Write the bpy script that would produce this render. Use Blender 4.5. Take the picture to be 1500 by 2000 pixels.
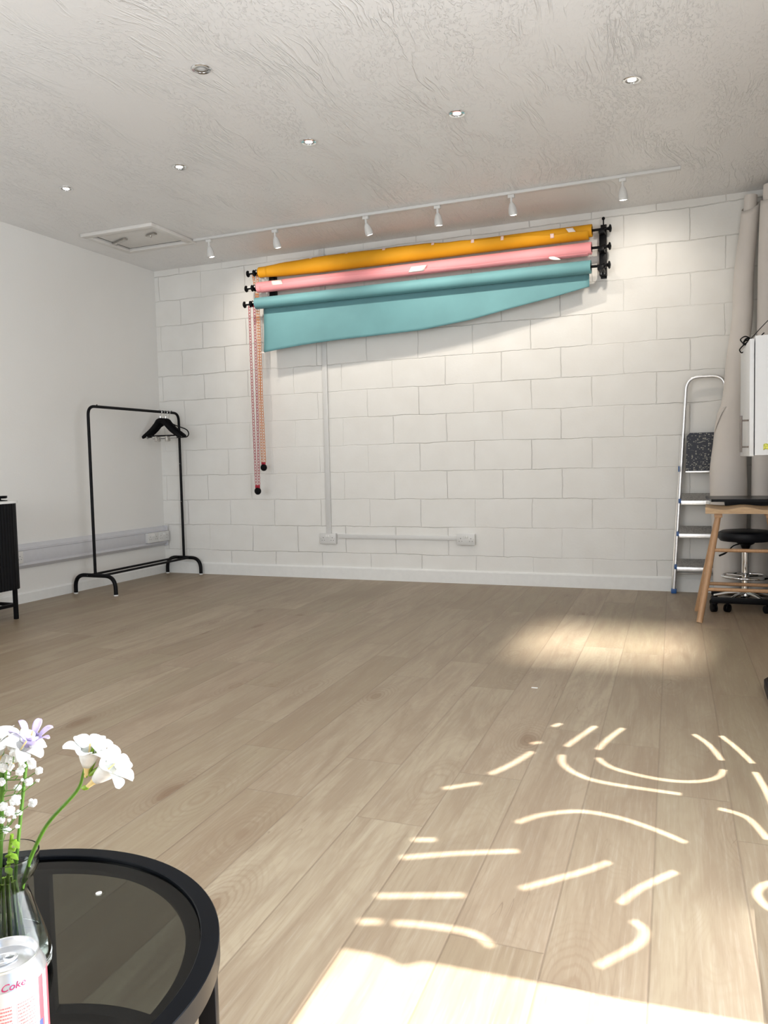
import bpy, bmesh, math, random
from mathutils import Vector, Matrix
random.seed(7)
PI = math.pi
S = bpy.context.scene
COL = S.collection
for o in list(bpy.data.objects):
    bpy.data.objects.remove(o)

# ------------------------------------------------------------------ camera
H = 2.7436                                    # ceiling height
cam_d = bpy.data.cameras.new('camera')
cam = bpy.data.objects.new('camera', cam_d); COL.objects.link(cam)
r_ = Vector((0.926024, 0.376784, -0.022650)); u_ = Vector((-0.002781, 0.066814, 0.997762)); f_ = Vector((-0.377454, 0.923888, -0.062920))
m = Matrix((r_, u_, -f_)).transposed().to_4x4(); m.translation = Vector((4.68493, -6.08706, 0.97937))
cam.matrix_world = m
cam_d.sensor_fit = 'HORIZONTAL'; cam_d.sensor_width = 36; cam_d.lens = 1568.79 / 1500 * 36
cam_d.clip_start = 0.05
S.camera = cam

# ------------------------------------------------------------------ world, sun, daylight
S.view_settings.view_transform = 'Standard'; S.view_settings.look = 'None'
S.view_settings.gamma = 1; S.view_settings.use_curve_mapping = False
S.view_settings.exposure = 0.13
w = bpy.data.worlds.new('world'); S.world = w; w.use_nodes = True
w.node_tree.nodes['Background'].inputs[0].default_value = (0.62, 0.76, 1.0, 1)
w.node_tree.nodes['Background'].inputs[1].default_value = 1.2
SUN = Vector((-1.0, -0.075, -1.5))            # direction the sunlight travels (in through the right-hand glazing)
sd = bpy.data.lights.new('sun', 'SUN'); sd.energy = 18.5; sd.angle = math.radians(0.53); sd.color = (1.0, 0.96, 0.91)
so = bpy.data.objects.new('sun', sd); COL.objects.link(so)
so.rotation_euler = SUN.to_track_quat('-Z', 'Y').to_euler(); so.location = (8, -4, 5)
def area(name, loc, sx, sy, energy, color, aim=(0, 1, 0)):
    d = bpy.data.lights.new(name, 'AREA'); d.shape = 'RECTANGLE'; d.size = sx; d.size_y = sy; d.energy = energy; d.color = color
    o = bpy.data.objects.new(name, d); COL.objects.link(o); o.location = loc
    o.rotation_euler = Vector(aim).to_track_quat('-Z', 'Z').to_euler()
    return o
area('daylight_glazing', (5.27, -4.75, 1.10), 3.3, 1.9, 74, (0.91, 0.955, 1.0), (-1, 0.0, 0.0))
area('ceiling_fill_lamp', (5.26, -4.75, 0.65), 3.3, 1.0, 68, (0.95, 0.97, 1.0), (-1, 0.0, 0.75))  # added lamp low at the glazing, tilted up to brighten the ceiling
area('left_fill_lamp', (1.95, -6.96, 1.6), 2.1, 1.5, 78, (0.92, 0.965, 1.0), (0, 1, 0.25))  # added fill lamp for the left part of the room
# added spot standing in for reflected sun, casts the soft patch on the floor
gd = bpy.data.lights.new('added_patch_spot', 'SPOT'); gd.energy = 235000; gd.spot_size = math.radians(9); gd.spot_blend = 0.3; gd.shadow_soft_size = 0.55; gd.color = (1, 0.965, 0.91)
go = bpy.data.objects.new('added_patch_spot', gd); COL.objects.link(go); go.location = (4.15, -26.0, 10.45)
go.rotation_euler = (Vector((4.1, -1.65, 0)) - go.location).to_track_quat('-Z', 'Y').to_euler()
cy = S.cycles
cy.max_bounces = 8; cy.diffuse_bounces = 4; cy.glossy_bounces = 4; cy.transmission_bounces = 8; cy.transparent_max_bounces = 12
cy.caustics_reflective = False; cy.caustics_refractive = False; cy.sample_clamp_indirect = 6

# ------------------------------------------------------------------ node helpers / materials
class NT:
    def __init__(s, name):
        s.m = bpy.data.materials.new(name); s.m.use_nodes = True; s.t = s.m.node_tree
        s.b = s.t.nodes['Principled BSDF']; s.out = s.t.nodes['Material Output']
    def n(s, ty, **k):
        x = s.t.nodes.new(ty)
        for a, v in k.items(): setattr(x, a, v)
        return x
    def l(s, a, b): s.t.links.new(a, b)
    def put(s, sock, v):
        if hasattr(v, 'is_output') or isinstance(v, bpy.types.NodeSocket): s.l(v, sock)
        else: sock.default_value = v
    def math(s, op, a, b=0.0, c=0.0):
        x = s.n('ShaderNodeMath', operation=op)
        s.put(x.inputs[0], a); s.put(x.inputs[1], b); s.put(x.inputs[2], c)
        return x.outputs[0]
    def noise(s, vec, scale, detail=3, rough=0.5, dist=0.0, ty='FBM'):
        x = s.n('ShaderNodeTexNoise', noise_type=ty)
        if vec is not None: s.l(vec, x.inputs['Vector'])
        x.inputs['Scale'].default_value = scale; x.inputs['Detail'].default_value = detail
        x.inputs['Roughness'].default_value = rough; x.inputs['Distortion'].default_value = dist
        return x.outputs['Fac']
    def coords(s): return s.n('ShaderNodeTexCoord').outputs['Object']
    def sep(s, v):
        x = s.n('ShaderNodeSeparateXYZ'); s.l(v, x.inputs[0]); return x.outputs
    def comb(s, a, b, c=0.0):
        x = s.n('ShaderNodeCombineXYZ'); s.put(x.inputs[0], a); s.put(x.inputs[1], b); s.put(x.inputs[2], c); return x.outputs[0]
    def scale(s, v, sc):
        x = s.n('ShaderNodeVectorMath', operation='MULTIPLY'); s.l(v, x.inputs[0]); x.inputs[1].default_value = sc; return x.outputs[0]
    def ramp(s, fac, stops, interp='LINEAR'):
        x = s.n('ShaderNodeValToRGB'); x.color_ramp.interpolation = interp
        while len(x.color_ramp.elements) < len(stops): x.color_ramp.elements.new(0.5)
        for e, (p, c) in zip(x.color_ramp.elements, stops):
            e.position = p; e.color = (*c, 1) if len(c) == 3 else c
        s.put(x.inputs[0], fac); return x.outputs['Color']
    def mix(s, fac, a, b, mode='MIX'):
        x = s.n('ShaderNodeMix', data_type='RGBA', blend_type=mode); x.clamp_factor = True
        s.put(x.inputs[0], fac)
        for i, v in ((6, a), (7, b)):
            if isinstance(v, tuple): x.inputs[i].default_value = (*v, 1)
            else: s.l(v, x.inputs[i])
        return x.outputs[2]
    def bump(s, h, strength=0.5, dist=0.005):
        x = s.n('ShaderNodeBump'); x.inputs['Strength'].default_value = strength; x.inputs['Distance'].default_value = dist
        s.l(h, x.inputs['Height']); s.l(x.outputs[0], s.b.inputs['Normal'])
    def base(s, c): s.put(s.b.inputs['Base Color'], (*c, 1) if isinstance(c, tuple) else c)
    def rough(s, v): s.put(s.b.inputs['Roughness'], v)

def plain(name, col, rough=0.5, metal=0.0, var=0.04, nscale=30, bump=0.0, coat=0.0, emit=None, spec=0.5):
    t = NT(name); c = t.coords(); f = t.noise(c, nscale, 3)
    lo = tuple(max(0, x * (1 - var)) for x in col); hi = tuple(min(1, x * (1 + var)) for x in col)
    t.b.inputs['Specular IOR Level'].default_value = spec; t.base(t.ramp(f, [(0.3, lo), (0.7, hi)])); t.rough(rough); t.b.inputs['Metallic'].default_value = metal
    if bump: t.bump(f, bump, 0.002)
    if coat: t.b.inputs['Coat Weight'].default_value = coat
    if emit:
        t.b.inputs['Emission Color'].default_value = (*emit[0], 1); t.b.inputs['Emission Strength'].default_value = emit[1]
    return t.m

WHITE = (0.80, 0.785, 0.755)
def mat_blocks():
    t = NT('painted_blockwork'); c = t.coords(); x, y, z = t.sep(c)
    wob = t.noise(c, 3.2, 4, 0.6); wob2 = t.noise(t.scale(c, (1, 1, 1)), 26, 3, 0.6)
    dx = t.math('MULTIPLY', t.math('SUBTRACT', wob, 0.5), 0.030); dz = t.math('MULTIPLY', t.math('SUBTRACT', wob2, 0.5), 0.009)
    dd = t.math('ADD', dx, dz)
    v = t.comb(t.math('ADD', t.math('ADD', x, 1.0796), dd), t.math('ADD', t.math('ADD', z, 0.9 - 0.2183), dd))
    br = t.n('ShaderNodeTexBrick', offset=0.5, offset_frequency=2, squash=1.0)
    t.l(v, br.inputs['Vector'])
    for k, val in (('Scale', 1), ('Mortar Size', 0.0045), ('Mortar Smooth', 0.9), ('Brick Width', 0.45), ('Row Height', 0.225), ('Bias', 0)):
        br.inputs[k].default_value = val
    br.inputs['Color1'].default_value = (0.4, 0.4, 0.4, 1); br.inputs['Color2'].default_value = (0.6, 0.6, 0.6, 1)
    br.inputs['Mortar'].default_value = (0.5, 0.5, 0.5, 1)
    fine = t.noise(c, 60, 4, 0.6)
    patch = t.noise(c, 5, 3)
    # some joints are filled almost flush with paint
    fill = t.ramp(t.noise(c, 1.3, 2), [(0.42, (0.35,) * 3), (0.60, (1.0,) * 3)])
    groove = t.math('MULTIPLY', br.outputs['Fac'], fill)
    h = t.math('ADD', t.math('MULTIPLY', groove, -1.0), t.math('MULTIPLY', fine, 0.14))
    bw = t.n('ShaderNodeRGBToBW'); t.l(br.outputs['Color'], bw.inputs[0])
    h = t.math('ADD', h, t.math('MULTIPLY', bw.outputs[0], 0.9))
    t.bump(h, 0.9, 0.0055)
    t.base(t.mix(t.math('MULTIPLY', groove, 0.0), t.ramp(patch, [(0.3, (0.765, 0.75, 0.715)), (0.7, (0.80, 0.79, 0.76))]), (0.60, 0.58, 0.55)))
    t.rough(0.55); return t.m
def mat_plaster():
    t = NT('painted_plaster'); c = t.coords()
    f = t.noise(c, 1.6, 3); g = t.noise(c, 90, 3)
    t.base(t.ramp(f, [(0.3, (0.78, 0.765, 0.735)), (0.7, (0.80, 0.79, 0.765))])); t.rough(0.6); t.bump(t.math('ADD', g, t.math('MULTIPLY', f, 2)), 0.25, 0.003); return t.m
def mat_ceiling():
    t = NT('textured_ceiling'); c = t.coords()
    wv = t.n('ShaderNodeVectorMath', operation='ADD'); t.l(c, wv.inputs[0])
    t.l(t.comb(t.math('MULTIPLY', t.noise(c, 1.1, 2), 0.35), 0.0, 0.0), wv.inputs[1]); w_ = wv.outputs[0]
    a = t.noise(t.scale(w_, (19, 2.2, 1)), 1.0, 3, 0.6, 0.35)
    st = t.ramp(t.math('ABSOLUTE', t.math('SUBTRACT', a, 0.5)), [(0.0, (1,) * 3), (0.022, (0.35,) * 3), (0.06, (0,) * 3)])
    b = t.noise(t.scale(w_, (1.0, 0.50, 1)), 62, 3, 0.6, 0.9)
    bb = t.ramp(b, [(0.53, (0,) * 3), (0.62, (1,) * 3)])
    mask = t.ramp(t.noise(t.scale(w_, (1.5, 0.5, 1)), 2.6, 2, 0.5, 0.8), [(0.38, (0.18,) * 3), (0.58, (1.0,) * 3)])
    mask2 = t.ramp(t.noise(t.scale(w_, (1.2, 0.5, 1)), 3.3, 2, 0.5, 0.4), [(0.45, (0.0,) * 3), (0.62, (1.0,) * 3)])
    h = t.math('ADD', t.math('MULTIPLY', t.math('MULTIPLY', bb, 0.6), mask), t.math('MULTIPLY', t.math('MULTIPLY', st, 0.8), mask2))
    t.bump(h, 0.85, 0.0042)
    t.base(t.ramp(t.noise(c, 1.2, 2), [(0.3, (0.80, 0.785, 0.77)), (0.7, (0.82, 0.81, 0.80))])); t.rough(0.36); return t.m
def mat_floor():
    t = NT('oak_laminate'); c = t.coords(); x, y, z = t.sep(c)
    xr = t.math('ADD', x, t.math('MULTIPLY', y, 0.0412))
    W, L = 0.196, 1.33
    u = t.math('DIVIDE', t.math('SUBTRACT', xr, 4.3895 - W * 30), W)
    row = t.math('FLOOR', u); fu = t.math('FRACT', u)
    wn = t.n('ShaderNodeTexWhiteNoise', noise_dimensions='1D'); t.l(row, wn.inputs['W'])
    v = t.math('ADD', t.math('DIVIDE', y, L), t.math('MULTIPLY', wn.outputs['Value'], 7.3))
    colm = t.math('FLOOR', v); fv = t.math('FRACT', v)
    wn2 = t.n('ShaderNodeTexWhiteNoise', noise_dimensions='2D'); t.l(t.comb(row, colm), wn2.inputs['Vector'])
    rnd = wn2.outputs['Value']
    off = t.math('MULTIPLY', rnd, 37.0)
    # per-plank grain space
    px = t.math('ADD', xr, off); py = t.math('ADD', y, t.math('MULTIPLY', off, 1.7))
    p = t.comb(px, py, off)
    grain = t.noise(t.scale(p, (1, 0.035, 1)), 120, 5, 0.7, 0.25)
    broad = t.noise(t.scale(p, (1, 0.13, 1)), 9, 4, 0.55, 1.6)
    # cathedral figure
    warp = t.noise(t.scale(p, (1, 0.30, 1)), 5.0, 2, 0.5, 0.4)
    rings = t.math('SINE', t.math('MULTIPLY', warp, 150))
    # knots
    vo = t.n('ShaderNodeTexVoronoi', feature='F1'); t.l(t.scale(p, (1, 0.42, 1)), vo.inputs['Vector']); vo.inputs['Scale'].default_value = 3.4
    kd = t.math('ADD', vo.outputs['Distance'], t.math('MULTIPLY', t.math('SUBTRACT', broad, 0.5), 0.10))
    ks = t.sep(vo.outputs['Color'])[0]
    isk = t.math('GREATER_THAN', ks, 0.36)
    knot = t.math('MULTIPLY', t.ramp(kd, [(0.0, (1,) * 3), (0.07, (0.9,) * 3), (0.10, (0.35,) * 3), (0.15, (0.0,) * 3)]), isk)
    kr = t.math('MULTIPLY', t.math('MULTIPLY', t.math('SINE', t.math('MULTIPLY', kd, 170)), t.ramp(kd, [(0.05, (1.0,) * 3), (0.42, (0,) * 3)])), isk)
    # dark cracks along the grain
    cr = t.noise(t.scale(p, (1, 0.09, 1)), 16, 2, 0.5, 0.9)
    crack = t.ramp(cr, [(0.497, (0,) * 3), (0.501, (1,) * 3), (0.505, (0,) * 3)])
    crm = t.ramp(t.noise(t.scale(p, (1, 0.5, 1)), 4.0, 2), [(0.60, (0,) * 3), (0.66, (1,) * 3)])
    crack = t.math('MULTIPLY', crack, crm)
    tone = t.ramp(rnd, [(0.0, (0.285, 0.217, 0.141)), (0.3, (0.344, 0.273, 0.188)), (0.6, (0.304, 0.244, 0.160)), (0.8, (0.330, 0.250, 0.173)), (1.0, (0.387, 0.316, 0.220))])
    c1 = t.mix(t.ramp(broad, [(0.36, (0.6,) * 3), (0.60, (0,) * 3)]), tone, (0.242, 0.172, 0.113))
    c2 = t.mix(t.ramp(grain, [(0.52, (0,) * 3), (0.72, (0.42,) * 3)]), c1, (0.451, 0.391, 0.304))
    c3 = t.mix(t.ramp(grain, [(0.30, (0.48,) * 3), (0.46, (0,) * 3)]), c2, (0.208, 0.147, 0.096))
    c4 = t.mix(t.math('MULTIPLY', t.math('MAXIMUM', rings, 0.0), 0.16), c3, (0.26, 0.185, 0.12))
    c5 = t.mix(t.math('MULTIPLY', t.math('MAXIMUM', kr, 0.0), 0.5), c4, (0.22, 0.145, 0.09))
    c6 = t.mix(t.math('MULTIPLY', knot, 0.62), c5, (0.17, 0.10, 0.055))
    c7 = t.mix(t.math('MULTIPLY', crack, 0.7), c6, (0.13, 0.08, 0.05))
    ex = t.math('MULTIPLY', t.math('MINIMUM', fu, t.math('SUBTRACT', 1.0, fu)), W)
    ey = t.math('MULTIPLY', t.math('MINIMUM', fv, t.math('SUBTRACT', 1.0, fv)), L)
    seam = t.math('MAXIMUM', t.ramp(ex, [(0.0, (1,) * 3), (0.0022, (0,) * 3)]), t.ramp(ey, [(0.0, (0.8,) * 3), (0.0018, (0,) * 3)]))
    t.base(t.mix(t.math('MULTIPLY', seam, 0.45), c7, (0.16, 0.11, 0.075)))
    t.rough(t.ramp(grain, [(0.3, (0.40,) * 3), (0.7, (0.50,) * 3)]))
    t.b.inputs['Specular IOR Level'].default_value = 0.45
    t.bump(t.math('ADD', t.math('MULTIPLY', seam, -1.0), t.math('MULTIPLY', grain, 0.12)), 0.4, 0.0015)
    return t.m
def mat_glass(name, tint=(1, 1, 1), trans=True, ior=1.45):
    """thin pane: tinted transparency with a fresnel reflection"""
    t = NT(name); t.t.nodes.remove(t.b)
    tr = t.n('ShaderNodeBsdfTransparent'); tr.inputs[0].default_value = (*tint, 1)
    gl = t.n('ShaderNodeBsdfGlossy'); gl.inputs['Roughness'].default_value = 0.01; gl.inputs[0].default_value = (1, 1, 1, 1)
    lw = t.n('ShaderNodeLayerWeight'); lw.inputs['Blend'].default_value = 0.5
    frv = t.math('ADD', t.math('MULTIPLY', t.math('POWER', lw.outputs['Facing'], 5.0), 0.96), 0.03)
    mx = t.n('ShaderNodeMixShader'); t.l(frv, mx.inputs[0]); t.l(tr.outputs[0], mx.inputs[1]); t.l(gl.outputs[0], mx.inputs[2])
    t.l(mx.outputs[0], t.out.inputs[0]); return t.m
def mat_film():
    t = NT('frosted_film'); t.t.nodes.remove(t.b)
    tr = t.n('ShaderNodeBsdfTransparent'); tr.inputs[0].default_value = (1, 0.97, 0.93, 1)
    tl = t.n('ShaderNodeBsdfDiffuse'); tl.inputs[0].default_value = (0.8, 0.8, 0.78, 1)
    f = t.noise(t.coords(), 2.5, 2)
    mx = t.n('ShaderNodeMixShader'); t.l(t.ramp(f, [(0.35, (0.985,) * 3), (0.65, (0.94,) * 3)]), mx.inputs[0]); t.l(tr.outputs[0], mx.inputs[1]); t.l(tl.outputs[0], mx.inputs[2])
    t.l(mx.outputs[0], t.out.inputs[0]); return t.m
def mat_wood(name, a, b, ax=(1, 12, 12), rough=0.4):
    t = NT(name); c = t.coords(); f = t.noise(t.scale(c, ax), 9, 4, 0.6, 0.5)
    t.base(t.ramp(f, [(0.3, a), (0.7, b)])); t.rough(rough); return t.m
def mat_realglass(name, col=(1, 1, 1), ior=1.45):
    t = NT(name); t.b.inputs['Transmission Weight'].default_value = 1; t.b.inputs['IOR'].default_value = ior
    f = t.noise(t.coords(), 14, 2)
    t.base(t.ramp(f, [(0.3, tuple(x * 0.985 for x in col)), (0.7, col)])); t.rough(0.0); return t.m

M = {}
M['block'] = mat_blocks(); M['plaster'] = mat_plaster(); M['ceiling'] = mat_ceiling(); M['floor'] = mat_floor()
M['trim'] = plain('white_gloss_trim', (0.80, 0.80, 0.78), 0.35, var=0.02)
M['plastic'] = plain('white_plastic', (0.68, 0.675, 0.66), 0.35, var=0.015)
M['greyplastic'] = plain('pale_grey_trunking', (0.60, 0.60, 0.63), 0.4, var=0.02)
M['dark'] = plain('dark_hole', (0.02, 0.02, 0.02), 0.6)
M['black_metal'] = plain('black_powder_coat', (0.004, 0.004, 0.005), 0.42, var=0.15, spec=0.12)
M['black_plastic'] = plain('black_plastic', (0.004, 0.004, 0.005), 0.38, var=0.15, spec=0.12)
M['black_gloss'] = plain('black_gloss_metal', (0.003, 0.004, 0.006), 0.28, var=0.15, spec=0.12)
M['vinyl'] = plain('black_vinyl', (0.005, 0.006, 0.010), 0.42, var=0.2, nscale=120, bump=0.15, spec=0.25)
M['chrome'] = plain('chrome', (0.85, 0.85, 0.85), 0.08, 1.0, var=0.02)
M['steel'] = plain('brushed_steel', (0.55, 0.53, 0.50), 0.3, 1.0, var=0.05)
M['hatch'] = plain('hatch_paint', (0.70, 0.68, 0.65), 0.5, var=0.02)
M['dark_steel'] = plain('dark_brushed_steel', (0.22, 0.19, 0.17), 0.4, 0.6)
M['alu'] = plain('aluminium', (0.83, 0.83, 0.84), 0.34, 1.0, var=0.06, nscale=60)
M['alu_tread'] = plain('ribbed_aluminium', (0.42, 0.41, 0.40), 0.5, 0.8, var=0.25, nscale=90, bump=0.5)
M['blue'] = plain('blue_plastic', (0.015, 0.09, 0.30), 0.4)
M['yellow'] = plain('mustard_paper', (0.74, 0.345, 0.004), 0.72, var=0.03, nscale=6)
M['pink'] = plain('pink_paper', (0.80, 0.31, 0.335), 0.72, var=0.03, nscale=6)
M['teal'] = plain('teal_paper', (0.125, 0.295, 0.32), 0.66, var=0.05, nscale=5)
M['cream'] = plain('off_white_paper', (0.70, 0.65, 0.605), 0.7, var=0.03, nscale=5)
M['tape'] = plain('pale_masking_tape', (0.88, 0.66, 0.60), 0.6, var=0.06, nscale=300)
M['white_tape'] = plain('white_paper_tape', (0.86, 0.78, 0.74), 0.6, var=0.03)
M['card'] = plain('grey_card_core', (0.35, 0.30, 0.25), 0.8)
M['red_chain'] = plain('dark_red_plastic', (0.36, 0.010, 0.03), 0.35)
M['orange_chain'] = plain('orange_plastic', (0.62, 0.19, 0.02), 0.35)
M['laminate'] = plain('white_laminate', (0.80, 0.81, 0.82), 0.3, var=0.01)
M['oak'] = mat_wood('beech_wood', (0.42, 0.235, 0.12), (0.52, 0.31, 0.165), (14, 14, 2))
M['oak_seat'] = mat_wood('beech_seat', (0.46, 0.30, 0.16), (0.58, 0.40, 0.23), (2, 12, 12))
M['smoke'] = mat_glass('smoked_glass', (0.41, 0.43, 0.42))
M['smoke2'] = mat_glass('smoked_shelf_glass', (0.86, 0.86, 0.85))
M['pane'] = mat_glass('window_glass', (0.97, 0.98, 0.98))
M['film'] = mat_film()
M['vase'] = mat_realglass('clear_vase_glass', (0.95, 0.99, 0.97), 1.30)
M['water'] = mat_realglass('water', (0.90, 0.97, 0.92), 1.22)
M['petal'] = plain('white_petal', (0.86, 0.86, 0.83), 0.5, var=0.03, nscale=200)
M['petal_tube'] = plain('yellow_petal_base', (0.85, 0.66, 0.30), 0.5, var=0.05)
M['violet'] = plain('violet_petal', (0.58, 0.49, 0.80), 0.5, var=0.2, nscale=150)
M['stem'] = plain('green_stem', (0.10, 0.235, 0.022), 0.45, var=0.25, nscale=60)
M['leaf'] = plain('light_green_leaf', (0.24, 0.42, 0.03), 0.45, var=0.3, nscale=80)
M['glow'] = plain('downlight_lens', (0.9, 0.9, 0.9), 0.3, emit=((1.0, 0.99, 0.96), 20))
M['glow_warm'] = plain('spot_lens', (0.9, 0.85, 0.8), 0.3, emit=((1.0, 0.90, 0.75), 0.15))
M['lens_off'] = plain('unlit_lens', (0.55, 0.56, 0.56), 0.2, var=0.1)
M['sticker'] = plain('yellow_sticker', (0.75, 0.78, 0.12), 0.5, var=0.5, nscale=160)
M['ink'] = plain('black_ink', (0.02, 0.02, 0.02), 0.5)
M['red_ink'] = plain('magenta_red_ink', (0.50, 0.01, 0.10), 0.5)
M['silver'] = plain('silver_can', (0.86, 0.88, 0.91), 0.25, 0.85, var=0.02)
def mat_splatter():
    t = NT('paint_splattered_plastic'); c = t.coords(); vo = t.n('ShaderNodeTexVoronoi'); t.l(t.scale(c, (1, 1, 1.5)), vo.inputs['Vector']); vo.inputs['Scale'].default_value = 85
    rr = t.sep(vo.outputs['Color'])[0]; d = t.math('ADD', vo.outputs['Distance'], t.math('MULTIPLY', t.noise(c, 160, 2), 0.4))
    big = t.noise(c, 18, 2)
    spot = t.math('MULTIPLY', t.math('LESS_THAN', d, t.math('MULTIPLY', rr, 0.75)), t.math('GREATER_THAN', t.math('ADD', rr, t.math('MULTIPLY', big, 0.6)), 0.72))
    t.base(t.mix(t.math('MULTIPLY', spot, 0.75), (0.012, 0.015, 0.028), (0.42, 0.40, 0.33))); t.rough(0.5); return t.m
M['splatter'] = mat_splatter()
def mat_label():
    """can body print: pale ground, small red print rows, red and navy upright bands"""
    t = NT('can_print'); c = t.coords(); x, y, z = t.sep(c)
    ang = t.math('ARCTAN2', y, x)                       # object origin is on the can's axis
    rows = t.math('GREATER_THAN', t.math('SINE', t.math('MULTIPLY', z, 2100)), 0.1)
    g = t.n('ShaderNodeTexNoise', noise_dimensions='3D'); t.l(t.comb(t.math('MULTIPLY', ang, 60), 0.0, t.math('FLOOR', t.math('MULTIPLY', z, 334))), g.inputs['Vector']); g.inputs['Scale'].default_value = 1.0; g.inputs['Detail'].default_value = 1
    word = t.math('GREATER_THAN', g.outputs['Fac'], 0.44)
    col1 = t.math('MULTIPLY', t.math('GREATER_THAN', ang, -1.25), t.math('LESS_THAN', ang, -0.62))
    col2 = t.math('MULTIPLY', t.math('GREATER_THAN', ang, -0.48), t.math('LESS_THAN', ang, 0.0))
    below = t.math('LESS_THAN', z, 0.088)
    txt = t.math('MULTIPLY', t.math('MULTIPLY', rows, word), t.math('MULTIPLY', t.math('MAXIMUM', col1, col2), below))
    b = t.mix(t.math('MULTIPLY', txt, 0.85), (0.74, 0.66, 0.64), (0.72, 0.12, 0.12))
    edge = t.math('MULTIPLY', t.math('LESS_THAN', t.math('ABSOLUTE', t.math('ADD', ang, 0.50)), 0.025), below)
    b = t.mix(t.math('MULTIPLY', edge, 0.5), b, (0.75, 0.16, 0.2))
    red = t.math('MULTIPLY', t.math('GREATER_THAN', ang, 0.12), t.math('LESS_THAN', ang, 0.30))
    red2 = t.math('MULTIPLY', t.math('GREATER_THAN', ang, 0.50), t.math('LESS_THAN', ang, 1.3))
    b = t.mix(t.math('MULTIPLY', t.math('MAXIMUM', red, red2), 0.9), b, (0.62, 0.06, 0.09))
    navy = t.math('MULTIPLY', t.math('MULTIPLY', t.math('GREATER_THAN', ang, 0.10), t.math('LESS_THAN', ang, 0.24)), t.math('LESS_THAN', z, 0.062))
    b = t.mix(navy, b, (0.10, 0.13, 0.30))
    t.base(b); t.rough(0.3); return t.m
M['label'] = mat_label()

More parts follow.
